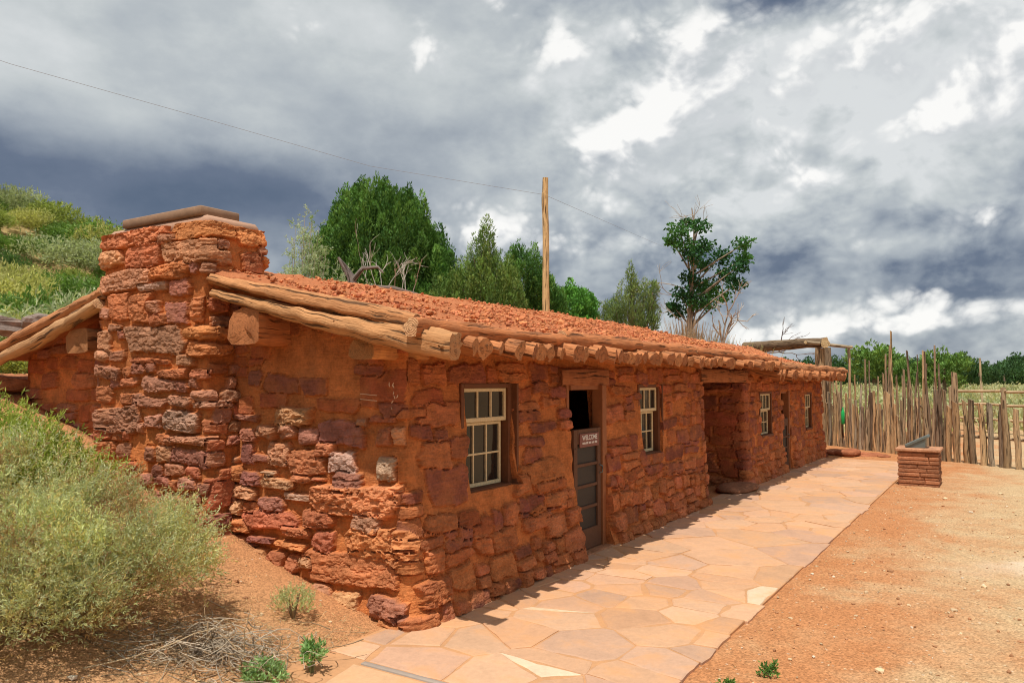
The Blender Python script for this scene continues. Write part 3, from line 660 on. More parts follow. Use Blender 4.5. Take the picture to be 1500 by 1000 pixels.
usA = usteps([(0, 2.0, .03), (2.0, 3.35, .04), (3.35, UC+.3, .0095), (UC+.3, UC+3.6, .0115), (UC+3.6, uA-.3, .02), (uA-.3, uA+.3, .02), (uA+.3, uA+YG, .2), (uA+YG, uA+YG+XA-XE, .3)], [h for H_ in HOLES for h in H_[:2]])
zsA = usteps([(-.12, 2.8, .0100)], [h for H_ in HOLES for h in H_[2:]])
masonry('wall', lenA, .07, usA, zsA, stones, HOLES, cabin, batA, topA, profA, 4)
# --- far room
XB, XC = 8.44, 14.95; DB = 5.3
fB = DB-XB
HB = [(fB+9.42, fB+10.24, .78, 1.53), (fB+11.0, fB+11.62, -.2, 1.54), (fB+13.05, fB+13.75, .72, 1.47)]
rs2 = random.Random(8); nhB = lambda u, z: not any(a-.05 < u < b+.05 and z0-.03 < z < z1+.03 for a, b, z0, z1 in HB)
stB = fill_stones(2.6, DB-.05, -.05, 1.9, lambda u, z: True, rs2, .14, .30, .3, .8, lambda u, z: 'rPF', [])
stB += fill_stones(DB+.08, fB+XC, -.05, 1.75, nhB, rs2, .11, .2, .16, .5, kF, [], .08)
for k in range(11): stB.append((DB+rs2.uniform(-.03, .03), .05+k*.16, rs2.uniform(.14, .24), .075, rs2.choice('qqP')))
def profB(U_, Z_):
    U_ = np.asarray(U_, float); Z_ = np.asarray(Z_, float); low = 1-sst(Z_, .3, .8)
    return np.stack([1+0*low, 0*low, 1.3+.8*low+.2*(U_ < DB), 1.6+0*low], -1)
def batB(U_, Z_):
    return sst(U_, DB-.1, DB+.1)*(1-sst(U_, fB+XC-.1, fB+XC+.1))*(.03-.03*Z_+.04*(1-sst(Z_, 0, .3)))
def topB(U_):
    y = np.where(U_ < DB, DB-U_, np.where(U_ < fB+XC, .06, np.clip(U_-fB-XC, 0, DB))); y = np.where(U_ > fB+XC+DB, DB, y)
    return np.where((U_ < DB), 2.0+0*y, roof_z(y, True)-.09)
usB = usteps([(0, 2.6, .15), (2.6, DB-.2, .035), (DB-.2, DB+.2, .02), (DB+.2, fB+XC+.2, .028), (fB+XC+.2, fB+XC+DB, .2), (fB+XC+DB, fB+XC+DB+XC-XB, .4)], [h for H_ in HB for h in H_[:2]])
masonry('wall', [(XB, DB), (XB, 0), (XC, 0), (XC, DB), (XB, DB)], .08, usB, usteps([(-.12, 2.72, .022)], [h for H_ in HB for h in H_[2:]]), stB, HB, cabin, batB, topB, profB, 14)
# --- back of the open passage, its threshold stone and its lintel
pb = fill_stones(0, 2.1, 0, 2, lambda u, z: True, rs2, .14, .26, .25, .6, lambda u, z: 'rPF', [])
masonry('wall', [(XA-.02, 3.2), (XB+.02, 3.2)], .02, usteps([(0, 2.08, .05)]), usteps([(-.1, 2.6, .05)]), pb, [], cabin, lambda a, b: 0*a, lambda u: 2.6+0*u, profB, 17)
sg = G(); V0, F0 = ico(3)
V = V0*np.array([.62, .30, .075]); V[:, 2] = np.clip(V[:, 2], -.05, .06); V += .02*fbm(V[:, 0]*6+3, V[:, 1]*6+V[:, 2]*4, 41, 3)[:, None]
sg.add(V+np.array([8.05, .02, .05]), F0, (.34, .15, .08)); sg.build('threshold_stone', M_STONE, cabin)
def beam(P, Q, w_, h_, mat_, col, name, seed, parent=cabin, n=24):
    """hand hewn timber with softened, uneven faces"""
    gm = G(); Pn = line(P, Q, n); T, A, B = frames(Pn); pts = []
    prof_ = [(-1, -.86), (-.86, -1), (0, -1.02), (.86, -1), (1, -.86), (1.02, 0), (1, .86), (.86, 1), (0, 1.02), (-.86, 1), (-1, .86), (-1.02, 0)]
    s_ = np.linspace(0, np.linalg.norm(np.subtract(Q, P)), n); V = []; W_ = []
    for (a, b) in prof_:
        k = 1+.10*fbm(s_*2.2+a*9, s_*0+b*7+seed, seed, 3)
        V.append(Pn+A*(a*w_/2*k)[:, None]+B*(b*h_/2*k)[:, None]); W_.append(np.stack([a*w_/2*k, b*h_/2*k, s_+seed], -1))
    V = np.stack(V, 1); W_ = np.stack(W_, 1); m_ = len(prof_)
    i = np.arange(n-1)[:, None]*m_; j = np.arange(m_)[None]; k = (j+1) % m_
    gm.add(V.reshape(-1, 3), np.stack([i+j, i+k, i+m_+k, i+m_+j], -1).reshape(-1, 4)[:, ::-1], col, 0, W_.reshape(-1, 3))
    for e in (0, n-1):
        a = np.arange(m_); b = (a+1) % m_; t3 = np.stack([a, b, np.full(m_, m_)], -1)
        gm.add(np.concatenate([V[e], V[e].mean(0)[None]]), t3 if e else t3[:, ::-1], col, 0, np.concatenate([W_[e], [[0, 0, s_[e]]]]))
    return gm.build(name, mat_, parent)
beam((XA-.14, .10, 1.83), (XB+.18, .10, 1.83), .22, .20, M_LINTEL, (.40, .145, .055), 'lintel', 3)
beam((2.25, .098, 1.79), (3.32, .098, 1.79), .12, .17, M_LINTEL, (.38, .135, .055), 'lintel', 5)

# --- chimney
CH = [(1.21, 3.05, 0.54, 0.097, 'o'), (2.2, 3.03, 0.43, 0.079, 'o'), (2.08, 2.84, 0.4, 0.113, 't'), (1.4, 2.86, 0.26, 0.104, 'r'), (0.89, 2.88, 0.23, 0.083, 't'), (1.11, 2.65, 0.42, 0.098, 't'), (1.83, 2.69, 0.3, 0.069, 'o'), (1.94, 2.55, 0.15, 0.071, 'p'), (1.57, 2.57, 0.22, 0.038, 'g'), (1.05, 2.42, 0.17, 0.127, 'r'), (1.4, 2.4, 0.17, 0.123, 'r'), (1.92, 2.33, 0.16, 0.094, 'p'), (1.59, 2.11, 0.44, 0.132, 'b'), (1.0, 2.23, 0.11, 0.037, 'b'), (0.75, 2.1, 0.18, 0.116, 'b'), (2.27, 2.16, 0.23, 0.055, 'o'), (2.3, 2.03, 0.25, 0.059, 'o'), (0.86, 1.83, 0.25, 0.065, 'b'), (1.65, 1.72, 0.29, 0.061, 'b'), (1.5, 1.92, 0.32, 0.031, 'r'), (1.85, 1.82, 0.21, 0.041, 'r'), (2.21, 1.81, 0.12, 0.044, 'r'), (1.48, 1.57, 0.28, 0.054, 'b'), (1.94, 1.57, 0.16, 0.055, 'b'), (0.94, 1.4, 0.43, 0.121, 'b'), (1.57, 1.39, 0.12, 0.061, 'b'), (1.96, 1.4, 0.26, 0.092, 'g'), (2.37, 1.38, 0.11, 0.059, 'r'), (2.05, 1.25, 0.33, 0.041, 'b'), (2.06, 1.1, 0.32, 0.07, 'p'), (0.73, 1.64, 0.22, 0.074, 'r'), (2.32, 1.56, 0.2, 0.04, 'b'), (2.43, 0.83, 0.12, 0.133, 'r'), (2.73, 2.79, 0.12, 0.103, 'r'), (2.22, 2.34, 0.07, 0.104, 'r'), (2.72, 3.02, .16, .09, 'o'), (2.5, 2.62, .2, .07, 'r'), (2.85, 2.62, .14, .06, 'r')]
rs3 = random.Random(21); CH = [(a-.10, b, c, d, e) for a, b, c, d, e in CH]
chs = CH+fill_stones(.3, 2.9, .2, 3.08, lambda u, z: True, rs3, .08, .15, .10, .30, lambda u, z: 'rbbp', CH, .15)
chs += fill_stones(2.9, 4.5, 2.0, 3.08, lambda u, z: True, rs3, .1, .17, .2, .45, lambda u, z: 'ro', [])
def profC(U_, Z_):
    z1 = 0*np.asarray(Z_, float)+0*np.asarray(U_, float); return np.stack([1.3+z1, -.008+z1, .80+z1, 1.2+z1], -1)
def batC(U_, Z_):
    return .02+.05*(1-sst(Z_, 1.2, 2.0))*sst(U_, 2.0, 2.4)*(1-sst(U_, 2.9, 3.2))-.09*(1-sst(Z_, .4, 2.4))*sst(U_, .7, .8)*(1-sst(U_, 2.1, 2.25))-.035*sst(Z_, 2.95, 3.08)
ch = masonry('chimney', [(.20, 3.5), (-.42, 3.5), (-.42, 1.95), (.20, 1.95), (.20, 3.5)], .07, usteps([(0, .52, .02), (.52, 2.80, .0098), (2.80, 4.33, .03)]), usteps([(.1, 3.12, .0098)]), chs, [], cabin, batC, lambda u: 3.10+.02*fbm(u*3, u*0, 2, 3), profC, 24)
cg = G(); box(cg, -.40, .17, 1.98, 3.45, 3.03, 3.155, bev=.05); cb = cg.build('mortar_cap', M_CEMENT, ch)
cg = G(); box(cg, -.40, .0, 2.06, 3.22, 3.158, 3.238, bev=.010); cb = cg.build('cap_slab', M_CAP, ch)

# --- roof: clay over poles
def roof_patch(name, x0, x1, y0, y1, b, step, seed, lump):
    xs = np.arange(x0, x1+step, step); ys = np.arange(y0, y1+step, step); X, Y = np.meshgrid(xs, ys, indexing='ij')
    Z = roof_z(Y, b)+lump*(fbm(X*2.2, Y*2.2, seed, 4)+.8*np.abs(fbm(X*9, Y*9, seed+4, 3))+.3*fbm(X*20, Y*20, seed+8, 2))
    edge = np.minimum(np.minimum(X-x0, x1-X), np.minimum(Y-y0, y1-Y)); Z = Z-.03*(1-sst(edge, 0, .10))
    idx = np.arange(X.size).reshape(X.shape); n = X.size
    top = np.stack([X, Y, Z], -1).reshape(-1, 3); bot = np.stack([X, Y, np.minimum(roof_z(Y, b)-.10, Z-.02)], -1).reshape(-1, 3)
    q = np.stack([idx[:-1, :-1], idx[1:, :-1], idx[1:, 1:], idx[:-1, 1:]], -1).reshape(-1, 4)
    rim = np.concatenate([idx[:, 0], idx[-1, 1:], idx[-2::-1, -1], idx[0, -2:0:-1]]); r2 = np.roll(rim, -1)
    gm = G(); gm.add(np.concatenate([top, bot]), [q, q[:, ::-1]+n, np.stack([rim, rim+n, r2+n, r2], -1)]); return gm.build(name, M_ROOF, cabin)
roof_patch('earth_roof', -.36, 8.9, -.27, 5.6, False, .03, 30, .035)
roof_patch('earth_roof', 8.85, 15.40, -.27, 5.5, True, .05, 36, .03)
cl = G(); n = 7000; x = RNG.uniform(-.34, 8.9, n); y = np.abs(RNG.normal(0, 1.4, n))-.24; y = np.where(y > 5.3, 2.0, y)
s_ = np.clip(RNG.lognormal(-4.55, .45, n), .005, .034); P = np.stack([x, y, roof_z(y)+.025+.035*fbm(x*2.2, y*2.2, 30, 4)+s_*.2], -1)
kp = fbm(x*1.1, y*1.6, 58, 3)+.25 > .5*(RNG.random(n)-.5); P, s_ = P[kp], s_[kp]; s_ = np.where(RNG.random(len(s_)) < .025, s_*2.2, s_); rocks(cl, P, s_, jit((.50, .185, .08), len(P), .4)); n = 900; x = RNG.uniform(8.95, 15.3, n); y = RNG.uniform(-.25, 2.2, n); s_ = np.clip(RNG.lognormal(-4.4, .5, n), .006, .035)
rocks(cl, np.stack([x, y, roof_z(y, True)+.02], -1), s_, jit((.50, .19, .085), n, .35))
tag(cl.build('clay_clods', M_CLOD, cabin, False), None, None, kind='stuff')
# rafters: a close row of poles whose sawn ends make the eave
rr = random.Random(12); x = .02; k = 0
while x < 15.3 and k < 104:
    far = x > 8.85; r = rr.uniform(.050, .074) if not far else rr.uniform(.076, .096); zt = (1.985 if not far else 1.845)+rr.uniform(-.012, .012)
    gm = G(); tip = rr.uniform(-.56, -.44); n = 9
    P = line((x+rr.uniform(-.03, .03), .75, zt+.285), (x, tip, zt), n); P = wobble(P, .008, k)
    v_ = rr.uniform(.82, 1.15); cb = np.array((.46, .18, .070))*v_; ce = np.array((.46, .20, .085) if rr.random() < .5 else (.36, .14, .06))*rr.uniform(.85, 1.12)
    tube(gm, P, r*np.linspace(.92, 1.05, n), 12, cb, 0, 'e', .26, k, ce, 1, rr.uniform(-.45, .45), .34)
    gm.build('rafter', [M_RAFTER, M_END], cabin); k += 1
    x += 2*r*rr.uniform(.98, 1.22)
# the logs that hold the earth back along the eave
def log(P, rad, col, name='eave_log', seed=0, sides=14, n=40, m_=M_LOG, ends='se', amp=.012, rough=.22, flute=.3, endcol=(.50, .28, .14), slant=.15, parent=cabin):
    gm = G(); P = np.asarray(P, float); t = np.linspace(0, len(P)-1, n); Pn = np.stack([np.interp(t, np.arange(len(P)), P[:, i]) for i in range(3)], -1)
    rd = np.interp(t, np.linspace(0, len(P)-1, len(np.atleast_1d(rad))), np.atleast_1d(rad))
    tube(gm, wobble(Pn, amp, seed), rd, sides, col, 0, ends, rough, seed, endcol, 1, slant, flute)
    for k in range(int(n/9)):        # knots and stubs
        i = RNG.integers(2, n-2); d_ = rdir(1)[0]; d_[2] = abs(d_[2])*.4; tube(gm, line(Pn[i], Pn[i]+d_*rd[i]*1.22, 3), [rd[i]*.34, rd[i]*.26, rd[i]*.10], 6, np.asarray(col)*.85, 0)
    return gm.build(name, [m_, M_END], parent)
ev = [(-.55, 1.55, .060, 2.105), (1.50, 3.05, .072, 2.115), (3.0, 4.9, .066, 2.11), (4.85, 6.7, .072, 2.11), (6.65, 8.95, .068, 2.09)]
for i, (a, b, r, z) in enumerate(ev): log([(a, -.38+.02*(i % 2), z), ((a+b)/2, -.37, z-.004), (b, -.38-.02*(i % 2), z)], [r, r*1.08, r*.95], np.array((.48, .172, .064))*(1+.06*(-1)**i), 'eave_log', 60+i, 14, 44, M_RAFTER)
for i, (a, b) in enumerate([(8.8, 10.7), (10.6, 12.3), (12.2, 13.9), (13.8, 15.45)]): log([(a, -.40, 1.99+.02*(i == 0)), (b, -.42, 1.985)], [.075, .08, .07], (.46, .20, .085), 'eave_log', 70+i, 12, 30, M_RAFTER)
# gable logs, near side of the chimney and the far side
log([(-.40, 1.86, 2.475), (-.43, .6, 2.20), (-.44, -.66, 1.962)], [.040, .052, .062, .072, .078], (.475, .235, .10), 'gable_log', 81, 18, 90, M_LOG, 'se', .008, .34, .4, (.44, .22, .10), .1)
log([(-.40, 1.90, 2.60), (-.41, .8, 2.37), (-.40, -.30, 2.155)], [.042, .050, .055, .052], (.47, .215, .09), 'gable_log', 83, 16, 80, M_LOG, 'se', .010, .36, .4)
log([(-.40, 3.45, 2.58), (-.41, 4.4, 2.34), (-.42, 6.2, 1.93)], [.06, .068, .06], (.42, .185, .08), 'gable_log', 85, 14, 50, M_LOG, 'se', .016, .26, .4)
log([(-.46, 3.45, 2.46), (-.46, 4.4, 2.20), (-.48, 6.2, 1.78)], [.055, .062, .058], (.45, .25, .12), 'gable_log', 86, 14, 50, M_LOG, 'se', .014, .22, .4)
# purlin ends standing out of the gable
def purlin(y0, y1, z0, z1, xo, seed, col):
    gm = G(); n = 14; P = line((.25, (y0+y1)/2, (z0+z1)/2), (xo, (y0+y1)/2, (z0+z1)/2), n); a, b = (y1-y0)/2, (z1-z0)/2
    sq = [(-1, -.6), (-.75, -.95), (0, -1), (.8, -1), (1, -.8), (1, .2), (.95, .85), (.7, 1), (-.1, 1), (-.65, .82), (-.95, .35)]; m_ = len(sq); V = []; W_ = []
    for i in range(n):
        for (p, q) in sq:
            kk = 1+.16*float(fbm(np.array([i*.5+p*3]), np.array([q*3.+seed]), seed, 3)[0]); V.append(P[i]+np.array([0, -p*a*kk, q*b*kk])); W_.append((p*a, q*b, i*.05+seed))
    i = np.arange(n-1)[:, None]*m_; j = np.arange(m_)[None]; k = (j+1) % m_
    gm.add(V, np.stack([i+j, i+k, i+m_+k, i+m_+j], -1).reshape(-1, 4), col, 0, W_)
    rim = np.array(V[-m_:]); c = rim.mean(0); aa = np.arange(m_); bb = (aa+1) % m_
    cen = c+(rim-c)*.5+np.c_[-.006+RNG.normal(size=m_)*.012, np.zeros(m_), np.zeros(m_)]; gm.add(np.concatenate([rim, cen, [c+np.array([-.008, 0, 0])]]), [np.stack([aa, bb, m_+bb, m_+aa], -1), np.stack([m_+aa, m_+bb, np.full(m_, 2*m_)], -1)], np.array(col)*1.05, 1, np.concatenate([np.array(W_[-m_:]), np.array(W_[-m_:])*.5, [[0, 0, 0]]]))
    return gm.build('purlin_end', [M_RAFTER, M_END], cabin)
purlin(1.27, 1.64, 2.04, 2.33, -.42, 3, (.54, .20, .075)); purlin(.12, .36, 1.91, 2.06, -.36, 5, (.58, .26, .095)); purlin(3.72, 4.10, 2.02, 2.26, -.42, 7, (.54, .24, .10))

# --- windows: casing, two sashes, their glass
def window(x0, x1, z0, z1, ymid, top_frac, lower_x=.03, cols=3):
    """lower sash stands a little inside the upper one"""
    cg = G(); y0, y1 = ymid-.03, ymid+.10; t = .045
    box(cg, x1-.055, x1-.0005, y0, y1, z0-.02, z1+.03); box(cg, x1, x1+.03, .012, y1, z0-.02, z1+.03); box(cg, x0-.03, x0+.012, y0, y1, z0-.02, z1+.03)
    box(cg, x0+.0125, x1-.0555, y0, y1, z1-.008, z1+.03); box(cg, x0+.0125, x1-.0555, y0-.03, y1, z0-.03, z0+.012)
    c = cg.build('window', M_CASE, cabin, False)
    a, b = x0+.0135, x1-.0565; zm = z1-.009-(z1-z0)*top_frac
    def sash(xa, xb, za, zb, y, rows, st, ms):
        g_ = G(); d = .014
        box(g_, xa, xa+st, y-d, y+d, za, zb); box(g_, xb-st, xb, y-d, y+d, za, zb)
        box(g_, xa+st+.0005, xb-st-.0005, y-d, y+d, zb-st, zb); box(g_, xa+st+.0005, xb-st-.0005, y-d, y+d, za, za+st*1.25)
        for i in range(1, cols):
            x = xa+st+(xb-xa-2*st)*i/cols; box(g_, x-ms, x+ms, y-d*.8, y+d*.8, za+st*1.25+.0005, zb-st-.0005, bev=.002)
        for i in range(1, rows):
            z = za+st*1.25+(zb-za-2.25*st)*i/rows; box(g_, xa+st+.0005, xb-st-.0005, y-d*.9, y+d*.9, z-ms, z+ms, bev=.002)
        g_.build('sash', M_SASH, c, False)
        g_ = G(); xs = np.linspace(xa+st*.6, xb-st*.6, 7); zs = np.linspace(za+st*.6, zb-st*.6, 7); Xg, Zg = np.meshgrid(xs, zs, indexing='ij'); Yg = y+.004+.0015*fbm(Xg*9, Zg*9, 50, 2)
        i_ = np.arange(49).reshape(7, 7); g_.add(np.stack([Xg, Yg, Zg], -1).reshape(-1, 3), np.stack([i_[:-1, :-1], i_[1:, :-1], i_[1:, 1:], i_[:-1, 1:]], -1).reshape(-1, 4)); g_.build('pane', M_GLASS, c)
    sash(a, b, zm+.001, z1-.009, ymid+.010, 1, .030, .0085)
    sash(a, b-lower_x, z0+.014, zm-.002, ymid+.045, 2, .026, .0080)
window(.64, 1.37, .85, 1.70, .095, .335)
window(4.17, 4.82, .87, 1.68, .075, .36)
window(9.42, 10.24, .78, 1.53, .035, .40)
window(13.05, 13.75, .72, 1.47, .04, .40)

# --- doors
def door(x0, x1, zt, zh, y, bars=3):
    dg = G(); d = .018; xa, xb = x0+.03, x1-.085; s_ = .075; z0 = .03
    box(dg, xa, xa+s_, y-d, y+d, z0, zh); box(dg, xb-s_, xb, y-d, y+d, z0, zh)
    box(dg, xa+s_+.0005, xb-s_-.0005, y-d, y+d, zh-.15, zh); box(dg, xa+s_+.0005, xb-s_-.0005, y-d, y+d, z0, z0+.21)
    for i in range(1, bars+1):
        z = z0+.21+(zh-.15-z0-.21)*i/(bars+1); box(dg, xa+s_+.0005, xb-s_-.0005, y-d*.8, y+d*.8, z-.016, z+.016)
    dd = dg.build('door', M_DOOR, cabin, False)
    g_ = G(); box(g_, xa+s_*.7, xb-s_*.7, y+.004, y+.010, z0+.18, zh-.12); g_.build('screen', M_SCREEN, dd, False)
    g_ = G(); tube(g_, [(xb-.037, y-.02, zh*.62), (xb-.037, y-.055, zh*.63), (xb-.037, y-.055, zh*.68), (xb-.037, y-.02, zh*.69)], .007, 6); g_.build('handle', M_METAL, dd)
    for k in (.30, .80):
        g_ = G(); box(g_, xa-.012, xa+.05, y-.026, y-.0185, zh*k, zh*k+.06); g_.build('hinge', M_DOOR, dd, False)
    jg = G(); box(jg, x1-.07, x1+.03, y-.035, y+.09, -.02, zt+.02); box(jg, x0-.03, x0+.022, y+.03, y+.09, -.02, zt+.02); box(jg, x0+.0225, x1-.0705, y+.01, y+.09, zt-.03, zt+.02)
    jg.build('door_frame', M_CASE2, cabin, False)
    sg = G(); box(sg, x0-.01, x1+.02, -.10, .25, -.06, .022, (.45, .21, .11), bev=.015); sg.build('doorsill', M_STONE, cabin, False)
M_CASE2 = plain_mat('red_brown_door_post', (.30, .11, .042), .7, .6, 16)
door(2.42, 3.14, 1.69, 1.26, .035); door(11.0, 11.62, 1.54, 1.02, .04, 2)

# --- the sign on the lower door
sx0, sx1, sz0, sz1, sy = 2.555, 2.985, 1.075, 1.215, .007
sign = empty('welcome_sign', 'small brown board reading WELCOME fixed across the half door', 'sign', ((sx0+sx1)/2, sy, sz0))
sgm = G(); box(sgm, sx0-(sx0+sx1)/2, sx1-(sx0+sx1)/2, -.004, .008, 0, sz1-sz0, bev=.003); sgm.build('board', M_SIGN, sign, False)
def text_mesh(s_, size, x, z, y, mat_, parent):
    cu = bpy.data.curves.new('lettering', 'FONT'); cu.body = s_; cu.size = size; cu.align_x = 'CENTER'; cu.extrude = .0012; cu.offset = .0004
    to = bpy.data.objects.new('lettering_curve', cu); COL.objects.link(to)
    me = bpy.data.meshes.new_from_object(to.evaluated_get(bpy.context.evaluated_depsgraph_get())); bpy.data.objects.remove(to)
    o = bpy.data.objects.new('lettering', me); COL.objects.link(o); me.materials.clear(); me.materials.append(mat_); o.parent = parent
    o.rotation_euler = (math.pi/2, 0, 0); o.location = (x, y, z); return o
bpy.context.view_layer.update()
text_mesh('WELCOME', .070, 0, .074, -.006, M_WHITE, sign)
sgm = G(); xx = -.165; rs4 = random.Random(4)
for wlen in (5, 3, 4, 4, 4):                       # the second line is too small to read
    for _ in range(wlen): box(sgm, xx, xx+.009, -.0062, -.0045, .032, .032+rs4.uniform(.018, .025), bev=.0004); xx += .0145
    xx += .012
sgm.build('small_print', M_WHITE, sign, False)

# --- pale scratch marks on the plaster by the corner
sc = G(); rs5 = random.Random(9)
for (y, z, h, a) in [(.125, 1.725, .055, .1), (.10, 1.725, .05, -.5), (.082, 1.715, .05, .4), (.095, 1.665, .04, -.3), (.075, 1.635, .045, .5), (.062, 1.64, .04, -.6), (.105, 1.60, .035, -.8), (.10, 1.555, .025, .1)]:
    h *= .62; P = line((-.185, y, z-h/2), (-.185, y+a*h, z+h/2), 5); P[:, 1] += np.array([0, .003, .004, .003, 0])*rs5.choice((-1, 1)); tube(sc, P, [.001, .0035, .004, .003, .001], 5)
for z in (1.645, 1.605): tube(sc, wobble(line((-.178, .42, z+.012), (-.182, .25, z), 7), .003, 3), .003, 4)
sc.build('scratch_marks', M_CHALK, cabin)

# ------------------------------------------------------------------ stone pedestal with a slanted metal panel
px, py = 10.13, -2.06
ped = empty('stone_pedestal', 'squat pedestal of thin red sandstone courses at the path edge', 'pedestal', (px, py, 0))
pg = G(); z = -.03; rp = random.Random(6); W_ = .64
while z < .56:
    h = rp.uniform(.045, .075); ins = rp.uniform(0, .018); xs = sorted([0, W_]+[rp.uniform(.15, .5)*W_/.64 for _ in range(1)])
    for a, b in zip(xs[:-1], xs[1:]):
        c = np.array((.36, .15, .075))*rp.uniform(.8, 1.25); box(pg, ins, W_-ins, -b+.004-ins*(b == W_)*-1, -a-.004-ins*(a == 0), z+.004, min(z+h, .57)-.004, c, bev=.010)
    z += h
box(pg, .03, W_-.03, -W_+.03, -.03, -.03, .562, (.30, .125, .06))
pg.build('shaft', M_STONE, ped, False); pg = G(); box(pg, -.02, W_+.02, -W_-.02, .02, .572, .625, (.48, .24, .135), bev=.012); pg.build('cap_slab', M_STONE, ped, False)
pan = empty('information_panel', 'slanted grey metal panel on top of the stone pedestal', 'panel', (px+.32, py-.30, .625))
bm = bmesh.new(); prof = [(.16, 0), (-.12, 0), (-.12, .155), (.16, .02)]
vs = [[bm.verts.new((sx, y_, z_)) for (y_, z_) in prof] for sx in (-.17, .17)]
bm.faces.new(vs[0]); bm.faces.new(vs[1][::-1])
for i in range(4): bm.faces.new((vs[0][i], vs[1][i], vs[1][(i+1) % 4], vs[0][(i+1) % 4]))
bmesh.ops.recalc_face_normals(bm, faces=list(bm.faces)); bmesh.ops.bevel(bm, geom=list(bm.edges), offset=.006, segments=1, affect='EDGES')
pg = G(); from_bm(pg, bm); pg.build('base', M_METAL, pan, False)
pg = G(); box(pg, -.19, .19, -.20, .19, -.022, .022, bev=.006); o = pg.build('plate', M_METAL, pan, False); o.rotation_euler = (-.47, 0, 0); o.location = (0, 0.01, .112)

# ------------------------------------------------------------------ the stockade and the open picket fence
fe0, fe1 = np.array([18.3, .85]), np.array([13.7, -4.15])
sel = lambda t: fe0+(fe1-fe0)*t
fence = empty('stockade_fence', 'dense ragged stockade of upright grey juniper poles behind the cabin end', 'fence', (*sel(.3), 0))
o0 = np.array([*sel(.3), 0]); rf = random.Random(31)
GREY = [(.45, .315, .19), (.48, .325, .18), (.34, .235, .14), (.54, .36, .19), (.46, .285, .145), (.27, .185, .12), (.38, .30, .21)]
def post(parent, org, p, h, r, seed, top=.5, lean=.03):
    g_ = G(); n = 9; P = line((p[0]-org[0], p[1]-org[1], -.15), (p[0]-org[0]+rf.uniform(-lean, lean)*h, p[1]-org[1]+rf.uniform(-lean, lean)*h, h), n); P = wobble(P, .034, seed)
    tube(g_, P, np.linspace(r*1.1, r*top, n), 8, np.array(rf.choice(GREY))*rf.uniform(.6, 1.15), 0, 'e', .5, seed, (.45, .34, .22), 1, rf.uniform(0, 1.2), .45)
    if rf.random() < .3 and h > 1.6: i = rf.randrange(4, 8); d_ = rdir(1)[0]*.12; d_[2] = .08; tube(g_, line(P[i], P[i]+d_, 3), [.014, .01, .004], 5, (.25, .19, .13))
    return g_.build('post', [M_POST, M_END], parent)
k = 0
for i in range(54):                                  # short stout poles
    t = -.02+.69*(i+rf.uniform(-.5, .5))/54; p = sel(t)+np.array([rf.uniform(-.05, .05), rf.uniform(-.05, .05)]); post(fence, o0, p, rf.choice((rf.uniform(.9, 1.2), rf.uniform(1.15, 1.5)))*(.97+.12*t), rf.uniform(.020, .052), 100+k, rf.uniform(.7, .95)); k += 1
for i in range(37):                                  # long thin poles, tallest towards the right
    t = (.02+.44*i/14 if i < 14 else .40+.27*(i-14)/22)+rf.uniform(-.012, .012); p = sel(t)+np.array([.07, .03])+np.array([rf.uniform(-.05, .05), rf.uniform(-.05, .05)])
    h = rf.uniform(1.6, 2.4) if i < 14 else rf.uniform(1.6, 2.6); post(fence, o0, p, h, rf.uniform(.022, .042), 200+k, .55, .035); k += 1
post(fence, o0, sel(.44), 2.95, .03, 290, .6, .01)
g_ = G(); n = 2600; t = RNG.uniform(-.02, .68, n); P = np.stack([fe0[0]+(fe1-fe0)[0]*t, fe0[1]+(fe1-fe0)[1]*t, np.zeros(n)], -1)+RNG.normal(size=(n, 3))*np.array([.10, .10, 0])
D = rdir(n)*.55+np.array([0, 0, 1]); blades(g_, P, D, RNG.uniform(.12, .80, n)*np.where(RNG.random(n) < .7, .7, 1.3), .024, jit((.40, .28, .16), n, .5), bend=.2)
tag(g_.build('brush_infill', M_DRY, fence, False), None, None, kind='stuff')
pick = empty('picket_fence', 'open row of stout grey pickets with gaps right of the stockade', 'fence', (*sel(.85), 0)); o1 = np.array([*sel(.85), 0])
for i in range(14):
    t = .69+.40*i/13+rf.uniform(-.006, .006); post(pick, o1, sel(t), rf.uniform(1.15, 1.40), rf.uniform(.05, .072), 300+i, .9, .03)
post(pick, o1, sel(.715), 1.95, .055, 331, .9, .01)
for z in (.55, .62):
    g_ = G(); a, b = sel(.62)-o1[:2], sel(1.1)-o1[:2]; off = .09 if z < .6 else .12
    if z < .6: tube(g_, wobble(line((a[0]+off, a[1]+.02, z), (b[0]+off, b[1]+.02, z+.05), 20), .015, 7), .03, 7, (.30, .21, .13)); g_.build('rail', [M_POST], pick)
# rail corral further off
cor = empty('rail_corral', 'pole corral with three rails in the sun beyond the picket fence', 'fence', (24, -3.5, 0))
cp = [(27.5, -2.0), (25.6, -3.6), (23.8, -5.2), (21.8, -6.8), (20, -8.4)]
for (x, y) in cp: 
    g_ = G(); tube(g_, wobble(line((x-24, y+3.5, -.1), (x-24, y+3.5, 1.55), 6), .015, int(x)), .075, 8, (.36, .26, .16), 0, 'e', .2, 3); g_.build('post', [M_POST, M_END], cor)
for z in (.45, .95, 1.4):
    for (a, b) in zip(cp[:-1], cp[1:]):
        g_ = G(); tube(g_, wobble(line((a[0]-24.1, a[1]+3.4, z), (b[0]-24.1, b[1]+3.4, z+.03), 10), .02, int(z*9)), .045, 7, (.46, .32, .19), 0, None, .15, 2); g_.build('rail', M_POST, cor)
g_ = G(); bp = sel(.155)+np.array([-.14, -.10]); tube(g_, [(0, 0, .62), (0, 0, .64), (0, 0, .93), (0, 0, .97), (0, 0, 1.0), (0, 0, 1.06)], [.03, .045, .045, .03, .018, .018], 10, cap='se')
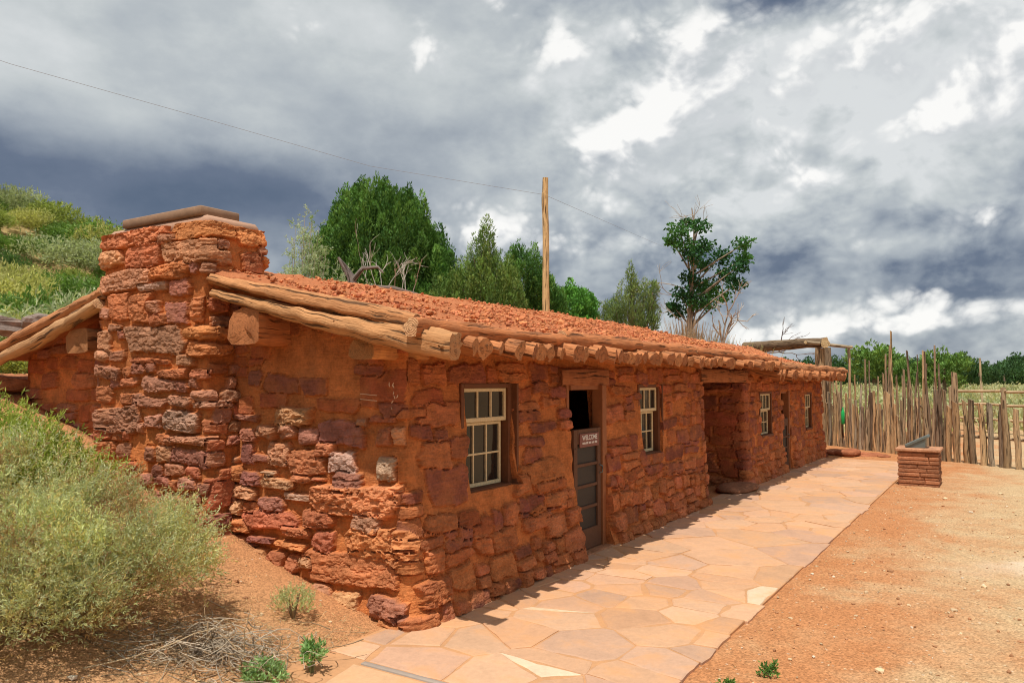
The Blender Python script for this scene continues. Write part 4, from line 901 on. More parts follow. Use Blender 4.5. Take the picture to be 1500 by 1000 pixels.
ob = tag(g_.build('green_bottle', M_GREEN), 'slim bright green bottle hanging on the stockade fence', 'bottle'); ob.location = (*bp, 0)
# tall pole in the corral field and the thin rods
def lone_pole(name, label, P, rad, col, seed):
    g_ = G(); base_ = np.array(P[0]); tube(g_, wobble(np.array(P)-base_, .02, seed), rad, 10, col, 0, 'e', .12, seed, (.5, .36, .2), 1); o = g_.build(name, [M_LOG, M_END]); o.location = base_; return tag(o, label, 'pole')
lone_pole('field_pole', 'thin bare pole standing alone in the sagebrush field', line((42.35, -2.65, .2), (42.35, -2.6, 2.95), 8), [.06]*4+[.05]*4, (.55, .40, .24), 2)
up = lone_pole('utility_pole', 'tall peeled pole carrying a cable behind the cabin roof', line((12.04, 5.88, 1.0), (12.04, 5.87, 6.80), 16), list(np.linspace(.105, .072, 16)), (.60, .40, .19), 6)
g_ = G(); tube(g_, line((-.095, .02, 5.0), (-.10, .02, 5.42), 5), [.02, .03, .03, .03, .02], 6, (.40, .28, .15), 0, 'se'); g_.build('bracket', [M_POST], up)
cabp = [L(11.5, -13.6, 8.6), L(14, -9.29, 7.61), L(15.6, -6.62, 7.22), L(17.4, -3.24, 6.65), L(18.95, .80, 6.37)]
P = []
for a, b in zip(cabp[:-1], cabp[1:]): P += list(line(a, b, 9)[:-1])
P += list(line(L(18.95, .80, 6.37), L(45, 9.4, 9.4), 14)); g_ = G(); tube(g_, P, .0042, 5); tag(g_.build('overhead_cable', M_CABLE), 'thin dark cable sagging across the sky to the tall pole', 'cable')

# ------------------------------------------------------------------ pole shelter beyond the far end
ra = empty('pole_shelter', 'open log frame with a thick end beam past the far end of the cabin', 'shelter', (18.3, .9, 0)); ro = np.array([18.3, .9, 0])
def rlog(name, a, b, r, col, seed, caps='se'):
    g_ = G(); tube(g_, wobble(line(np.array(a)-ro, np.array(b)-ro, 14), .015, seed), r, 10, col, 0, caps, .2, seed, (.62, .45, .24), 1, .1, .3); g_.build(name, [M_POST, M_END], ra)
rlog('beam', (20.6, 3.4, 2.86), (17.85, .44, 2.80), .15, (.19, .13, .08), 1); rlog('post', (18.0, .62, 0), (18.0, .62, 2.66), .12, (.34, .22, .12), 2); rlog('post', (18.6, .55, 0), (18.6, .55, 2.7), .10, (.24, .17, .11), 3)
rlog('post', (20.3, 3.1, .2), (20.3, 3.1, 2.7), .12, (.26, .19, .12), 4); rlog('crosspole', (17.3, .85, 2.80), (18.9, -.05, 2.70), .045, (.34, .26, .17), 5)
rlog('post', (18.9, .02, 0), (18.9, .02, 2.66), .04, (.36, .28, .19), 8)
# loose slabs lying past the cabin end
SL = [(15.45, -.25, .30, .10), (15.6, -.62, .26, .07), (15.35, -.75, .22, .06), (15.5, -1.0, .20, .06), (15.2, -.45, .24, .16), (15.3, -1.25, .14, .05), (15.75, -.2, .28, .08)]
SLL = ['broad red slab against the cabin end in the low rubble heap', 'flat red slab in the middle of the low rubble heap', 'short red slab at the front of the low rubble heap', 'long thin red slab trailing from the rubble heap', 'red slab lying on top of the low rubble heap', 'small red stone at the outer tip of the rubble heap', 'red slab at the back of the low rubble heap by the cabin end']
for (x, y, s_, h), lb in zip(SL, SLL):
    V0, F0 = ico(3); V = np.sign(V0)*np.abs(V0)**.7*np.array([s_*1.3, s_, h*.6]); V += .05*s_*fbm(V[:, 0]*8+x*3, V[:, 1]*8+V[:, 2]*6, 43, 3)[:, None]*V0*3; g_ = G(); g_.add(V, F0, np.array((.38, .135, .065))*RNG.uniform(.8, 1.2))
    o = tag(g_.build('sandstone_slab', M_STONE), lb, 'stone', 'loose slabs past the cabin end'); o.location = (x, y, h*.4); o.rotation_euler = (RNG.normal()*.1, RNG.normal()*.1, RNG.uniform(0, 3))

# ------------------------------------------------------------------ plants
def sprigs(gm, P, D, n_leaf, ln, leaf, wd, col, var=.3, stem=None, spread=.9, rng=RNG):
    """at each point P a short shoot along D carrying n_leaf narrow leaves"""
    m_ = len(P); D = D/np.linalg.norm(D, axis=1)[:, None]
    t = rng.random((m_, n_leaf)); ln_ = np.broadcast_to(ln, (m_,))
    base_ = P[:, None]+D[:, None]*(t*ln_[:, None])[..., None]
    dd = D[:, None]*.8+rng.normal(size=(m_, n_leaf, 3))*spread*.6
    tone_ = np.repeat(np.asarray(col if np.ndim(col) == 2 else np.tile(col, (m_, 1)))[:, None], n_leaf, 1).reshape(-1, 3)
    tone_ = np.clip(tone_*(1+var*(rng.random((len(tone_), 1))*2-1)), 0, 1)
    N_ = m_*n_leaf; blades(gm, base_.reshape(-1, 3), dd.reshape(-1, 3), leaf*(.6+.8*rng.random(N_)), wd*(.7+.6*rng.random(N_)), tone_, rng)
def ell_pts(n, c, r, rng=RNG, shell=.45, low=-.25):
    d_ = rdir(n*2, rng); d_ = d_[d_[:, 2] > low][:n]; k = (1-shell*rng.random(len(d_))**1.5)
    return np.asarray(c)+d_*np.asarray(r)*k[:, None], d_
def stems(gm, base_, tips, r, col, seed=0, bend=.15):
    for i, t in enumerate(tips):
        P = line(base_, t, 6); P += np.sin(np.linspace(0, math.pi, 6))[:, None]*RNG.normal(size=3)*bend*np.linalg.norm(np.subtract(t, base_))*.4
        tube(gm, P, np.linspace(r, r*.35, 6), 5, np.array(col)*RNG.uniform(.8, 1.25))
def shrub(name, label, cat, loc, lobes, n, leafspec, cols, stemcol, group=None, nst=26, up=.55, mat_=None, gaps=0, dead=None):
    o = empty(name, label, cat, loc, group); fg = G(); sg_ = G(); tot = sum(r[0]*r[1]*r[2] for _, r in lobes)**.66+1e-6; sh = [(r[0]*r[1]*r[2])**.66 for _, r in lobes]; S_ = sum(sh)
    n_leaf, ln, leaf, wd = leafspec
    for (c, r), s_ in zip(lobes, sh):
        m_ = int(n*s_/S_); P, d_ = ell_pts(m_, c, r)
        if gaps:
            K, _ = ell_pts(max(12, m_//26), c, r, RNG, .35); P = K[RNG.integers(0, len(K), m_)]+RNG.normal(size=(m_, 3))*np.array([.062, .062, .055])
        P = P[P[:, 2] > .02]
        if gaps: P = P[(fbm(P[:, 0]*3.6+P[:, 2]*2.1, P[:, 1]*3.6-P[:, 2]*2.3, 51, 3) > -gaps+.45*RNG.random(len(P))-.22)]
        d_ = rdir(len(P))*.7+np.array([0, 0, up])+(P-np.asarray(c))/np.asarray(r)*.6
        pc = np.array(cols)[RNG.integers(0, len(cols), len(P))]; patch = fbm(P[:, 0]*2.6+3, P[:, 1]*2.6+P[:, 2]*2.2, 44, 3)[:, None]
        pc = pc*(1+.45*patch)
        if dead is not None:
            dm = (fbm(P[:, 0]*3+9, P[:, 1]*3+P[:, 2]*3, 53, 3)+.5*np.clip(.35-P[:, 2], 0, .4) > .34+.3*(RNG.random(len(P))-.5)); pc[dm] = np.asarray(dead)*RNG.uniform(.7, 1.25, (dm.sum(), 1))
        sprigs(fg, P, d_, n_leaf, ln*(.6+.8*RNG.random(len(P))), leaf, wd, pc)
        tips, _ = ell_pts(max(4, int(nst*s_/S_)), c, np.asarray(r)*.92); stems(sg_, (c[0]*.6, c[1]*.6, 0), tips, .009, stemcol)
    fg.build('foliage', mat_ or M_LEAF, o, False); sg_.build('stem', M_BARK, o); return o
def onground(d, l): p = L(d, l); return (p[0], p[1], tz(p[0], p[1])-.02)
def loc_lobes(lobes): return [((FH[0]*a+RT[0]*b, FH[1]*a+RT[1]*b, z), r) for (a, b, z), r in lobes]
# big pale bush in front
shrub('saltbush', 'large pale grey-green bush filling the near corner beside the chimney', 'bush', onground(4.75, -2.85),
      loc_lobes([((.45, -.60, .42), (.76, .80, .58)), ((.25, .18, .28), (.64, .56, .42)), ((-.30, -.35, .24), (.78, .80, .46)), ((.05, .48, .22), (.50, .36, .34)), ((-.2, .1, .18), (.7, .6, .34)), ((.5, -1.1, .40), (.8, .7, .54)), ((-.3, -1.1, .3), (.8, .7, .55)), ((-.55, -.45, .10), (.6, .75, .36)), ((-.45, .05, .08), (.5, .5, .26))]), 20500,
      (15, .15, .026, .0062), [(.52, .55, .26), (.58, .60, .33), (.48, .54, .30), (.60, .57, .24), (.54, .57, .34), (.62, .54, .23), (.54, .42, .19), (.58, .61, .31)], (.30, .20, .10), None, 260, .55, None, .30, (.42, .28, .13))
shrub('rabbitbrush', 'yellow-green leafy shrub poking up behind the large pale bush', 'bush', onground(6.0, -3.85),
      loc_lobes([((0, 0, .18), (.48, .38, .36)), ((.1, -.4, .28), (.5, .45, .44)), ((.2, .3, .06), (.36, .26, .22))]), 1700, (12, .20, .05, .011), [(.38, .46, .09), (.46, .51, .11), (.32, .40, .09)], (.24, .17, .09), None, 40, .9)
# low plants on the bank
shrub('small_saltbush', 'small pale tuft of a bush alone on the bank below the gable', 'plant', onground(5.45, -1.52), [((0, 0, .10), (.13, .13, .11))], 170, (12, .06, .020, .005), [(.48, .50, .24), (.42, .46, .22)], (.25, .18, .1), None, 10, .9)
shrub('green_weed', 'bushy bright green weed by the path, the wider of two', 'plant', onground(4.52, -1.42), [((0, 0, .06), (.125, .11, .075)), ((.05, .1, .04), (.08, .08, .05))], 95, (9, .045, .032, .013), [(.28, .42, .17), (.34, .47, .21), (.23, .36, .14)], (.2, .2, .08), None, 10, .7)
shrub('green_weed', 'small upright green weed behind the wider one by the path', 'plant', onground(4.72, -1.20), [((0, 0, .09), (.05, .05, .085))], 42, (9, .05, .034, .015), [(.22, .38, .13), (.28, .43, .16)], (.2, .2, .08), None, 6, .9)
shrub('green_weed', 'tiny green weed in the gravel beside the path edge, the farther of two', 'plant', onground(4.72, 1.53), [((0, 0, .03), (.055, .05, .03))], 26, (8, .03, .028, .013), [(.13, .24, .06)], (.2, .2, .08), None, 4, .5)
shrub('green_weed', 'tiny green weed in the gravel at the lower edge of the yard', 'plant', onground(4.48, 1.24), [((0, 0, .02), (.06, .05, .022))], 24, (8, .03, .03, .013), [(.14, .25, .06)], (.2, .2, .08), None, 4, .3)
# dead brush pile
bx, by, bz = onground(4.75, -1.83); g_ = G()
for i in range(520):
    a = RNG.uniform(0, 6.28); r = abs(RNG.normal(0, .30)); c = np.array([FH[0]*r*math.cos(a)*.8+RT[0]*r*math.sin(a)*1.15, FH[1]*r*math.cos(a)*.8+RT[1]*r*math.sin(a)*1.15, abs(RNG.normal(0, .10))*(1-min(r, .8))])
    d_ = rdir(1)[0]; d_[2] *= .35; d_ = d_*.6+RT*.35*(1 if RNG.random() < .7 else -1); ln = RNG.uniform(.10, .48)
    P = line(c-d_*ln/2, c+d_*ln/2, 6); P = P+np.sin(np.linspace(0, 3.14, 6))[:, None]*RNG.normal(size=3)*.05
    P[:, 2] = np.maximum(P[:, 2], [tz(bx+p[0], by+p[1])-bz+.004 for p in P]); cc = np.array((.42, .34, .25) if RNG.random() < .55 else (.30, .20, .11))*RNG.uniform(.7, 1.35)
    tube(g_, P, np.linspace(RNG.uniform(.002, .0048), .001, 6), 4, cc)
o = tag(g_.build('dead_brush', M_BARK), 'tangle of dry grey twigs on the ground beside the pale bush', 'brush', None, 'stuff'); o.location = (bx, by, bz)
for (dl, ln, hd, lb) in [((4.62, -1.62), .42, .25, 'long pale dry stalk leaning up out of the dead brush'), ((4.28, -2.35), 1.0, .05, 'long tan stalk lying in front of the pale bush'), ((4.95, -1.68), .42, .12, 'thick bleached twig lying across the top of the dead brush')]:
    p = onground(*dl); g_ = G(); dd = {0: RT*.25+np.array([0, 0, .9]), 1: RT*.85+FH*.42+np.array([0, 0, .20]), 2: RT*.8-FH*.5}[0 if ln == .42 and hd == .25 else (1 if ln > .9 else 2)]
    P = wobble(line((0, 0, .03), dd*ln, 9), .035, int(ln*77)); 
    tube(g_, P, np.linspace(.0052, .002, 9), 6, (.40, .30, .18)); o = tag(g_.build('dry_stalk', M_BARK), lb, 'twig', 'dry stalks on the bank'); o.location = p
# litter, straw and pebbles on the ground
n = 11000; x = RNG.uniform(-4.6, 10, n); y = RNG.uniform(-6.6, 2.6, n); keep = ~((x > -1.3) & (y > -2.03) & (y < .3)) & ~((x > -.3) & (y > -.2)); 
dens_ = np.where((y < -2), .75, 1.0); keep &= RNG.random(n) < dens_; x, y = x[keep], y[keep]; s_ = np.clip(RNG.lognormal(-5.05, .55, len(x)), .003, .030)
rc = np.where(RNG.random((len(x), 1)) < .5, np.array([[.56, .41, .25]]), np.array([[.40, .20, .10]])); rc = np.where(RNG.random((len(x), 1)) < .06, np.array([[.60, .50, .38]]), rc)*RNG.uniform(.75, 1.25, (len(x), 1))
g_ = G(); rocks(g_, np.stack([x, y, terrain(x, y)+s_*.25], -1), s_, rc); tag(g_.build('gravel', M_PEB, None, False), 'loose pebbles scattered over the dirt yard and bank', None, None, 'stuff')
n = 2600; dd_ = RNG.uniform(4.2, 5.6, n); ll_ = RNG.normal(-1.55, .65, n); P = np.array([L(a, b) for a, b in zip(dd_, ll_)]); keep = ~((P[:, 0] > -1.2) & (P[:, 1] < .1) & (P[:, 1] > -2)) & (P[:, 0] < -.35); P = P[keep]; P[:, 2] = terrain(P[:, 0], P[:, 1])+.006
D = rdir(len(P)); D[:, 2] = np.abs(D[:, 2])*.25; g_ = G(); blades(g_, P, D, RNG.uniform(.02, .10, len(P)), .0035, jit((.50, .37, .19), len(P), .4), bend=.4)
n = 900; x = RNG.uniform(-3, 6, n); y = -2.08-np.abs(RNG.normal(0, .9, n)); P2 = np.stack([x, y, terrain(x, y)+.005], -1); D = rdir(n); D[:, 2] = np.abs(D[:, 2])*.2; blades(g_, P2, D, RNG.uniform(.015, .06, n), .003, jit((.52, .38, .20), n, .4))
tag(g_.build('dry_straw', M_DRY, None, False), 'dry straw litter on the dirt beside the path', None, None, 'stuff')

# --- trees
def flame_tufts(gm, C_, H_, R_t, per, leaf, wd, cols, rng=RNG, lean=None, var=.3):
    """upright flame-shaped sprays of scale foliage"""
    for c, h, r in zip(C_, H_, R_t):
        t = rng.random(per)**.8; a = rng.random(per)*6.28; rad = r*np.sin(np.pi*(t*.86+.10))*(.35+.65*rng.random(per)**.5)
        off = lean if lean is not None else np.zeros(3)
        P = c+np.stack([np.cos(a)*rad, np.sin(a)*rad, (t-.4)*h], -1)+off*t[:, None]
        D = np.stack([np.cos(a)*.55, np.sin(a)*.55, .55+.6*t], -1)+rng.normal(size=(per, 3))*.25
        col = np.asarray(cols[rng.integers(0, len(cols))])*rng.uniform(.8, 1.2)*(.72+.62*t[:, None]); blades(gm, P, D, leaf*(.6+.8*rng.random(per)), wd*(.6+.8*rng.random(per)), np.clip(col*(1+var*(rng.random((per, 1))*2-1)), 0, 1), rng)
def branchy(gm, base_, d_, ln, r, col, depth, rng, spread=.6, sides=6, minr=.004, drop=.72):
    n = 5; P = [np.asarray(base_, float)]; d_ = np.asarray(d_, float)
    for i in range(n): d_ = d_+rng.normal(size=3)*.13; d_ = d_/np.linalg.norm(d_); P.append(P[-1]+d_*ln/n)
    P = np.array(P); tube(gm, P, np.linspace(r, r*.6, n+1), sides if r > .02 else 4, np.array(col)*rng.uniform(.85, 1.15), rough=.15 if r > .03 else 0)
    tips = [P[-1]]
    if depth:
        for k in range(rng.integers(2, 4)):
            i = rng.integers(2, n+1); nd = d_+rng.normal(size=3)*spread; nd /= np.linalg.norm(nd); tips += branchy(gm, P[i], nd, ln*drop*rng.uniform(.7, 1.1), max(r*.58, minr), col, depth-1, rng, spread, sides, minr, drop)
    return tips
def tree_root(name, label, d, l, group=None, cat='tree'):
    p = L(d, l); z = tz(p[0], p[1]); return empty(name, label, cat, (p[0], p[1], z-.05), group), z
def juniper(name, label, d, l, top, lobes, per, leaf, wd, cols, tuft=(.55, .17), dens=1.0, trunk=.16, group=None, lowcut=0):
    """lobes: (lateral, depth, z centre, r lateral, r depth, r z) in metres, z measured from eye level"""
    o, z0 = tree_root(name, label, d, l, group); fg = G(); rng = np.random.default_rng(int(abs(d*13+l*7)+3))
    tg = G(); tube(tg, wobble(line((0, 0, 0), (0, 0, (top+1.75-z0)*.75), 9), .08, 3), np.linspace(trunk, trunk*.3, 9), 9, (.24, .17, .12), rough=.3)
    for (a, b, zc, ra, rb, rz) in lobes:
        n = int(dens*34*(ra*rb*rz)**.67*4); d_ = rdir(n, rng); k = 1.06-.42*rng.random(n)**1.3
        C_ = np.stack([d_[:, 0]*ra*k+a, d_[:, 1]*rb*k+b, d_[:, 2]*rz*k+zc], -1); C_ = C_[C_[:, 2] > lowcut+.0]
        Wd = RT[None]*C_[:, :1]+FH[None]*C_[:, 1:2]; Wd[:, 2] = C_[:, 2]+1.75-z0
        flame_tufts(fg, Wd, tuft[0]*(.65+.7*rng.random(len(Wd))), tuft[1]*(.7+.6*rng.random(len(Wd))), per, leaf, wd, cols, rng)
        for kx in rng.integers(0, max(1, len(Wd)), 7) if len(Wd) else []:
            tube(tg, wobble(line((0, 0, max(.3, Wd[kx][2]*.35)), Wd[kx], 6), .06, int(kx)), np.linspace(trunk*.4, .012, 6), 5, (.26, .19, .13))
    tg.build('trunk', M_BARK, o); fg.build('crown', M_NEEDLE, o, False); return o
JUN = [(.07, .165, .028), (.095, .205, .036), (.045, .12, .022), (.135, .26, .05)]
juniper('juniper_tree', 'big dense bright green juniper with a domed ragged crown behind the roof', 24, -4.15, 6.2, [(0, 0, 3.4, 1.75, 1.6, 1.70), (-.35, -.2, 4.6, 1.05, 1.0, 1.05), (.75, 0, 4.3, .75, .8, 1.15), (-1.2, .1, 3.3, .9, .9, 1.2), (1.35, .2, 3.2, .75, .8, 1.3), (0, -.3, 2.0, 1.8, 1.5, 1.0), (1.95, -.2, 2.6, .5, .6, 1.1), (2.3, 0, 2.0, .55, .6, .9), (-.65, 0, 4.95, .28, .3, .62), (.05, -.2, 5.15, .28, .3, .58), (.75, 0, 4.9, .26, .3, .62), (-1.15, 0, 4.6, .28, .3, .6), (1.25, 0, 4.5, .26, .3, .6), (-1.6, 0, 3.7, .25, .3, .7), (1.65, 0, 3.6, .25, .3, .7)], 190, .10, .036, JUN, (1.25, .21), 1.15)
PIN = [(.14, .235, .045), (.115, .20, .04), (.20, .29, .07), (.08, .15, .03)]
juniper('juniper_tree', 'olive green pointed juniper right of the big domed one', 22, -.80, 4.2, [(0, 0, 1.7, 1.15, .9, .9), (0, 0, 2.5, .80, .7, .8), (.03, 0, 3.2, .48, .45, .7), (.05, 0, 3.85, .20, .22, .5), (-.75, 0, 2.2, .35, .4, .8), (.72, 0, 2.2, .35, .4, .85), (-1.25, .1, 1.8, .40, .5, .75)], 95, .085, .024, PIN, (.85, .15), 1.4)
juniper('juniper_tree', 'dark green juniper standing just left of the tall pole', 26, .42, 4.4, [(0, 0, 3.0, .75, .7, 1.2), (.5, 0, 2.3, .6, .6, 1.1), (.95, .1, 2.2, .4, .5, .9)], 110, .095, .034, JUN, (.95, .17), 1.4)
BRT = [(.12, .30, .045), (.15, .35, .06), (.09, .24, .04)]
juniper('green_tree', 'rounded bright green tree just right of the tall pole', 28, 2.15, 3.4, [(0, 0, 2.3, .85, .8, 1.05), (.6, .1, 1.7, .5, .5, 1.2), (-.5, 0, 2.0, .5, .5, .9)], 90, .10, .045, BRT, (.5, .21), 1.5)
juniper('pinyon_pine', 'sparse yellow-green pine with upright shoots left of the dark leafy tree', 27, 4.15, 3.6, [(0, 0, 2.2, .6, .6, 1.1), (.05, 0, 3.15, .20, .25, .75), (-.65, 0, 1.9, .45, .5, .8), (.55, 0, 2.2, .35, .4, 1.0), (.85, 0, 2.6, .16, .2, .75), (-.95, 0, 1.3, .4, .4, .6)], 60, .11, .024, [(.17, .24, .065), (.22, .28, .085), (.12, .19, .05)], (.65, .15), 1.35)
# pale-leaved olive by the chimney
o, z0 = tree_root('silver_shrub', 'tall silvery grey-green shrub between the chimney and the big juniper', 17, -4.9, None, 'bush'); fg = G(); tg = G(); rng = np.random.default_rng(3)
for k in range(80):
    a = rng.normal(0, .62); b = rng.normal(0, .45); top_ = 1.75-z0+1.3+1.75*math.exp(-((a-.45)/.55)**2)*rng.uniform(.55, 1.0)+rng.uniform(0, .9); q = RT*a+FH*b
    P = wobble(line(q*.5, np.array([q[0], q[1], top_]), 10), .05, k); tube(tg, P, np.linspace(.016, .004, 10), 5, (.38, .34, .26))
    m_ = 50; i = rng.integers(3, 10, m_); B = P[i]+rng.normal(size=(m_, 3))*.07; sprigs(fg, B, rdir(m_, rng)*.7+np.array([0, 0, .6]), 12, .16, .055, .016, (.48, .55, .38) if k % 3 else (.28, .38, .16), .3, rng=rng)
tg.build('stem', M_BARK, o); fg.build('foliage', M_LEAF, o, False)
# dark leafy tree with dead wood
o, z0 = tree_root('leafy_tree', 'dark green leafy tree with bare twigs at its top and two side lobes', 32, 7.42); rng = np.random.default_rng(8); tg = G(); fg = G(); H0 = 1.75-z0
S32 = 32/1130.
def at32(px, py, b=0): p = RT*((px-1012)*S32)+FH*b; return np.array([p[0], p[1], H0+(558-py)*S32])
tube(tg, wobble(np.array([at32(1008, 560), at32(1008, 500), at32(1012, 450), at32(1016, 390), at32(1020, 330), at32(1016, 300)]), .05, 2), [.17, .15, .11, .08, .05, .02], 9, (.32, .25, .19), rough=.2)
CL = [(990, 340, .75), (1000, 362, .7), (1022, 332, .6), (985, 352, .5), (1012, 378, .7), (1030, 360, .65), (1035, 385, .6), (1060, 372, .75), (1085, 358, .6), (1092, 375, .55), (1078, 392, .6), (1066, 400, .65), (1010, 405, .6), (1030, 415, .8), (1050, 420, .75), (1075, 415, .6), (1000, 430, .65), (1020, 440, .85), (1040, 440, .7), (1000, 452, .6), (1062, 432, .5), (990, 445, .4), (1010, 320, .4)]
for (px_, py_, r) in CL:
    c = at32(px_, py_, rng.normal()*.5); tube(tg, wobble(line(at32(1014, min(py_+45, 480)), c, 6), .06, int(px_)), np.linspace(.05, .015, 6), 5, (.30, .23, .17))
    n = int(330*r); d_ = rdir(n, rng); P = c+d_*np.array([r, r, r*.62])*(rng.random((n, 1))**.45)*np.array([.72, .72, .8])+rng.normal(size=(n, 3))*.05
    blades(fg, P, rdir(n, rng)*.8+np.array([0, 0, .1]), .17*(.6+.7*rng.random(n)), .10, jit([(.05, .15, .045), (.07, .19, .05), (.035, .115, .04)][rng.integers(0, 3)], n, .35), rng)
for (px_, py_, dx, dz, ln, r) in [(1012, 345, -.25, 1, 1.1, .022), (1018, 335, .1, 1, 1.1, .02), (1022, 340, .35, 1, .9, .018), (1005, 420, -1, .5, 1.5, .025), (1003, 435, -1, .25, 1.3, .02), (1000, 470, -.8, .6, .9, .02)]:
    branchy(tg, at32(px_, py_), RT*dx+np.array([0, 0, dz]), ln, r, (.42, .35, .28), 2, rng, .45)
tg.build('trunk', M_BARK, o); fg.build('crown', M_LEAF, o, False)
# bare snag right of it
o, z0 = tree_root('dead_tree', 'small bare dead tree with a pale leaning trunk right of the leafy tree', 30, 8.05); rng = np.random.default_rng(5); tg = G(); H0 = 1.75-z0
tube(tg, wobble(line((0, 0, 0), np.array([*(RT*.15)[:2], H0+1.5]), 8), .04, 4), np.linspace(.09, .06, 8), 8, (.55, .47, .38), rough=.2); b0 = np.array([*(RT*.15)[:2], H0+1.45])
for dx, dz, ln in ((.25, 1, 1.2), (-.35, 1, 1.0), (.5, .8, 1.0), (0, 1, 1.3)): branchy(tg, b0, RT*dx+np.array([0, 0, dz]), ln, .045, (.48, .40, .33), 3, rng, .5)
tg.build('trunk', M_BARK, o)
o, z0 = tree_root('dead_branch', 'low dark bare branch reaching out right of the dead tree', 26, 8.05, None, 'branch'); tg = G(); branchy(tg, (0, 0, 1.75-z0+1.05), RT*1+np.array([0, 0, .22]), 1.2, .035, (.16, .12, .10), 3, np.random.default_rng(9), .35); tube(tg, line((0, 0, 0), (0, 0, 1.75-z0+1.1), 5), [.06, .05, .05, .04, .035], 6, (.2, .15, .12)); tg.build('limb', M_BARK, o)
# old grey snag lying behind the ridge, with pale dead twigs before the juniper
o, z0 = tree_root('fallen_snag', 'twisted grey dead trunk and twigs in front of the big juniper', 14.5, -2.55, None, 'dead tree'); rng = np.random.default_rng(14); tg = G(); H0 = 1.75-z0; s14 = 14.5/1130
def at14(px, py, b=0): p = RT*((px-750)*s14+2.55)+FH*b; return np.array([p[0], p[1], H0+(558-py)*s14])
tube(tg, wobble(np.array([at14(494, 372), at14(502, 384), at14(512, 400), at14(516, 420), at14(520, 470)]), .012, 1), [.02, .045, .07, .085, .10], 9, (.17, .14, .125), rough=.3, flute=.4)
tube(tg, wobble(np.array([at14(514, 408), at14(530, 388), at14(552, 386), at14(560, 395)]), .012, 5), [.06, .045, .03, .015], 8, (.18, .15, .13), rough=.3)
tube(tg, wobble(np.array([at14(505, 418), at14(540, 416), at14(575, 418), at14(610, 428), at14(640, 445)]), .01, 6), [.03, .05, .05, .04, .03], 8, (.16, .12, .10), rough=.3)
for px_, lean in [(535, -.2), (552, .1), (560, .05), (572, .1), (583, .15), (590, -.1), (545, -.25), (600, .2)]: branchy(tg, at14(px_, 420, .4), RT*lean+np.array([0, 0, 1]), rng.uniform(.45, .75), .011, (.48, .44, .36), 2, rng, .35, 5, .003)
tg.build('trunk', M_BARK, o)
# dry stalk clumps seen over the roof
for (d, l, hs, n, c, sp, lb) in [(20.5, 3.75, 1.9, 420, (.70, .54, .28), .42, 'straw coloured clump of tall dry stalks over the roof ridge'), (21.5, 4.95, 2.5, 320, (.46, .31, .18), .28, 'brown clump of dry stalks at the foot of the leafy tree'), (21.0, 5.6, 1.8, 220, (.48, .42, .18), .4, 'thin olive clump of dry stalks right of the leafy tree')]:
    p = L(d, l); z0 = tz(p[0], p[1]); g_ = G(); z1 = 1.75-z0+hs*.42
    for k in range(n):
        a = RNG.normal(size=2)*sp; b_ = RNG.normal(size=2)*.30; h_ = z1+(1-.5*min(1, math.hypot(*a)/sp/2))*RNG.uniform(.15, 1.0)*hs*.36; P = line((a[0]*.8, a[1]*.8, 0), (a[0]*1.2, a[1]*1.2, h_), 5); P[:, :2] += b_[None]*np.array([0, .1, .3, .6, 1.0])[:, None]; tube(g_, P, [.011, .010, .010, .009, .004], 4, np.array(c)*RNG.uniform(.75, 1.35))
    o = tag(g_.build('dry_grass_clump', M_DRY), lb, 'dry grass', 'dry clumps behind the roof'); o.location = (p[0], p[1], z0-.05)

# --- shrubs on the hillside
protos = []
for k, (cols, leaf, wd, n, r) in enumerate([([(.29, .35, .085), (.35, .395, .11)], .11, .035, 900, (.75, .75, .6)), ([(.42, .455, .26), (.36, .41, .23)], .10, .028, 900, (.8, .8, .55)), ([(.15, .265, .055), (.19, .30, .07)], .12, .04, 1000, (.9, .9, .75)), ([(.48, .48, .16), (.52, .50, .20)], .10, .028, 800, (.7, .7, .5)), ([(.08, .16, .045), (.11, .20, .055)], .10, .04, 1100, (.9, .9, 1.0))]):
    fg = G(); rng = np.random.default_rng(40+k)
    for q in range(5):
        c = np.array([rng.normal()*.35, rng.normal()*.35, .35+.2*rng.random()]); P, d_ = ell_pts(n//5, c, np.array(r)*.7, rng, .5, -.5); cc = np.array(cols)[rng.integers(0, len(cols), len(P))]*rng.uniform(.85, 1.15)
        sprigs(fg, P, d_*.5+np.array([0, 0, .8])+rng.normal(size=d_.shape)*.3, 4, .22, leaf, wd, cc, .3, rng=rng)
    protos.append(fg)
HGRP = 'shrubs on the hillside'; rh = random.Random(77); made = {}; cnt = 0
HL = ['bright yellow-green shrub on the hillside left of the chimney', 'grey-green sagebrush on the hillside left of the chimney', 'fresh green bushy shrub on the hillside left of the chimney', 'straw tinted olive shrub on the hillside left of the chimney', 'dark green bush among paler shrubs on the hillside slope']
def place(kind, d, l, s_, label, name='hillside_shrub', group=HGRP):
    p = L(d, l); z = tz(p[0], p[1])
    if kind not in made: o = protos[kind].build(name, M_LEAF, None, False); made[kind] = o
    else: o = made[kind].copy(); COL.objects.link(o)
    o.name = name; o.location = (p[0], p[1], z-.1); o.rotation_euler = (0, 0, rh.uniform(0, 6.28)); o.scale = (s_*rh.uniform(.9, 1.25), s_*rh.uniform(.9, 1.25), s_*rh.uniform(.8, 1.15)); o['label'] = label; o['category'] = 'shrub'
    if group: o['group'] = group
    elif 'group' in o: del o['group']
    return o
spots = []
for _ in range(6000):
    d = rh.uniform(15, 60); px_ = rh.uniform(-160, 420); l = (px_-750)/1130*d
    if all((d-a)**2+(l-b)**2 > (1.22*(1+d/60))**2 for a, b in spots): spots.append((d, l))
    if len(spots) >= 290: break
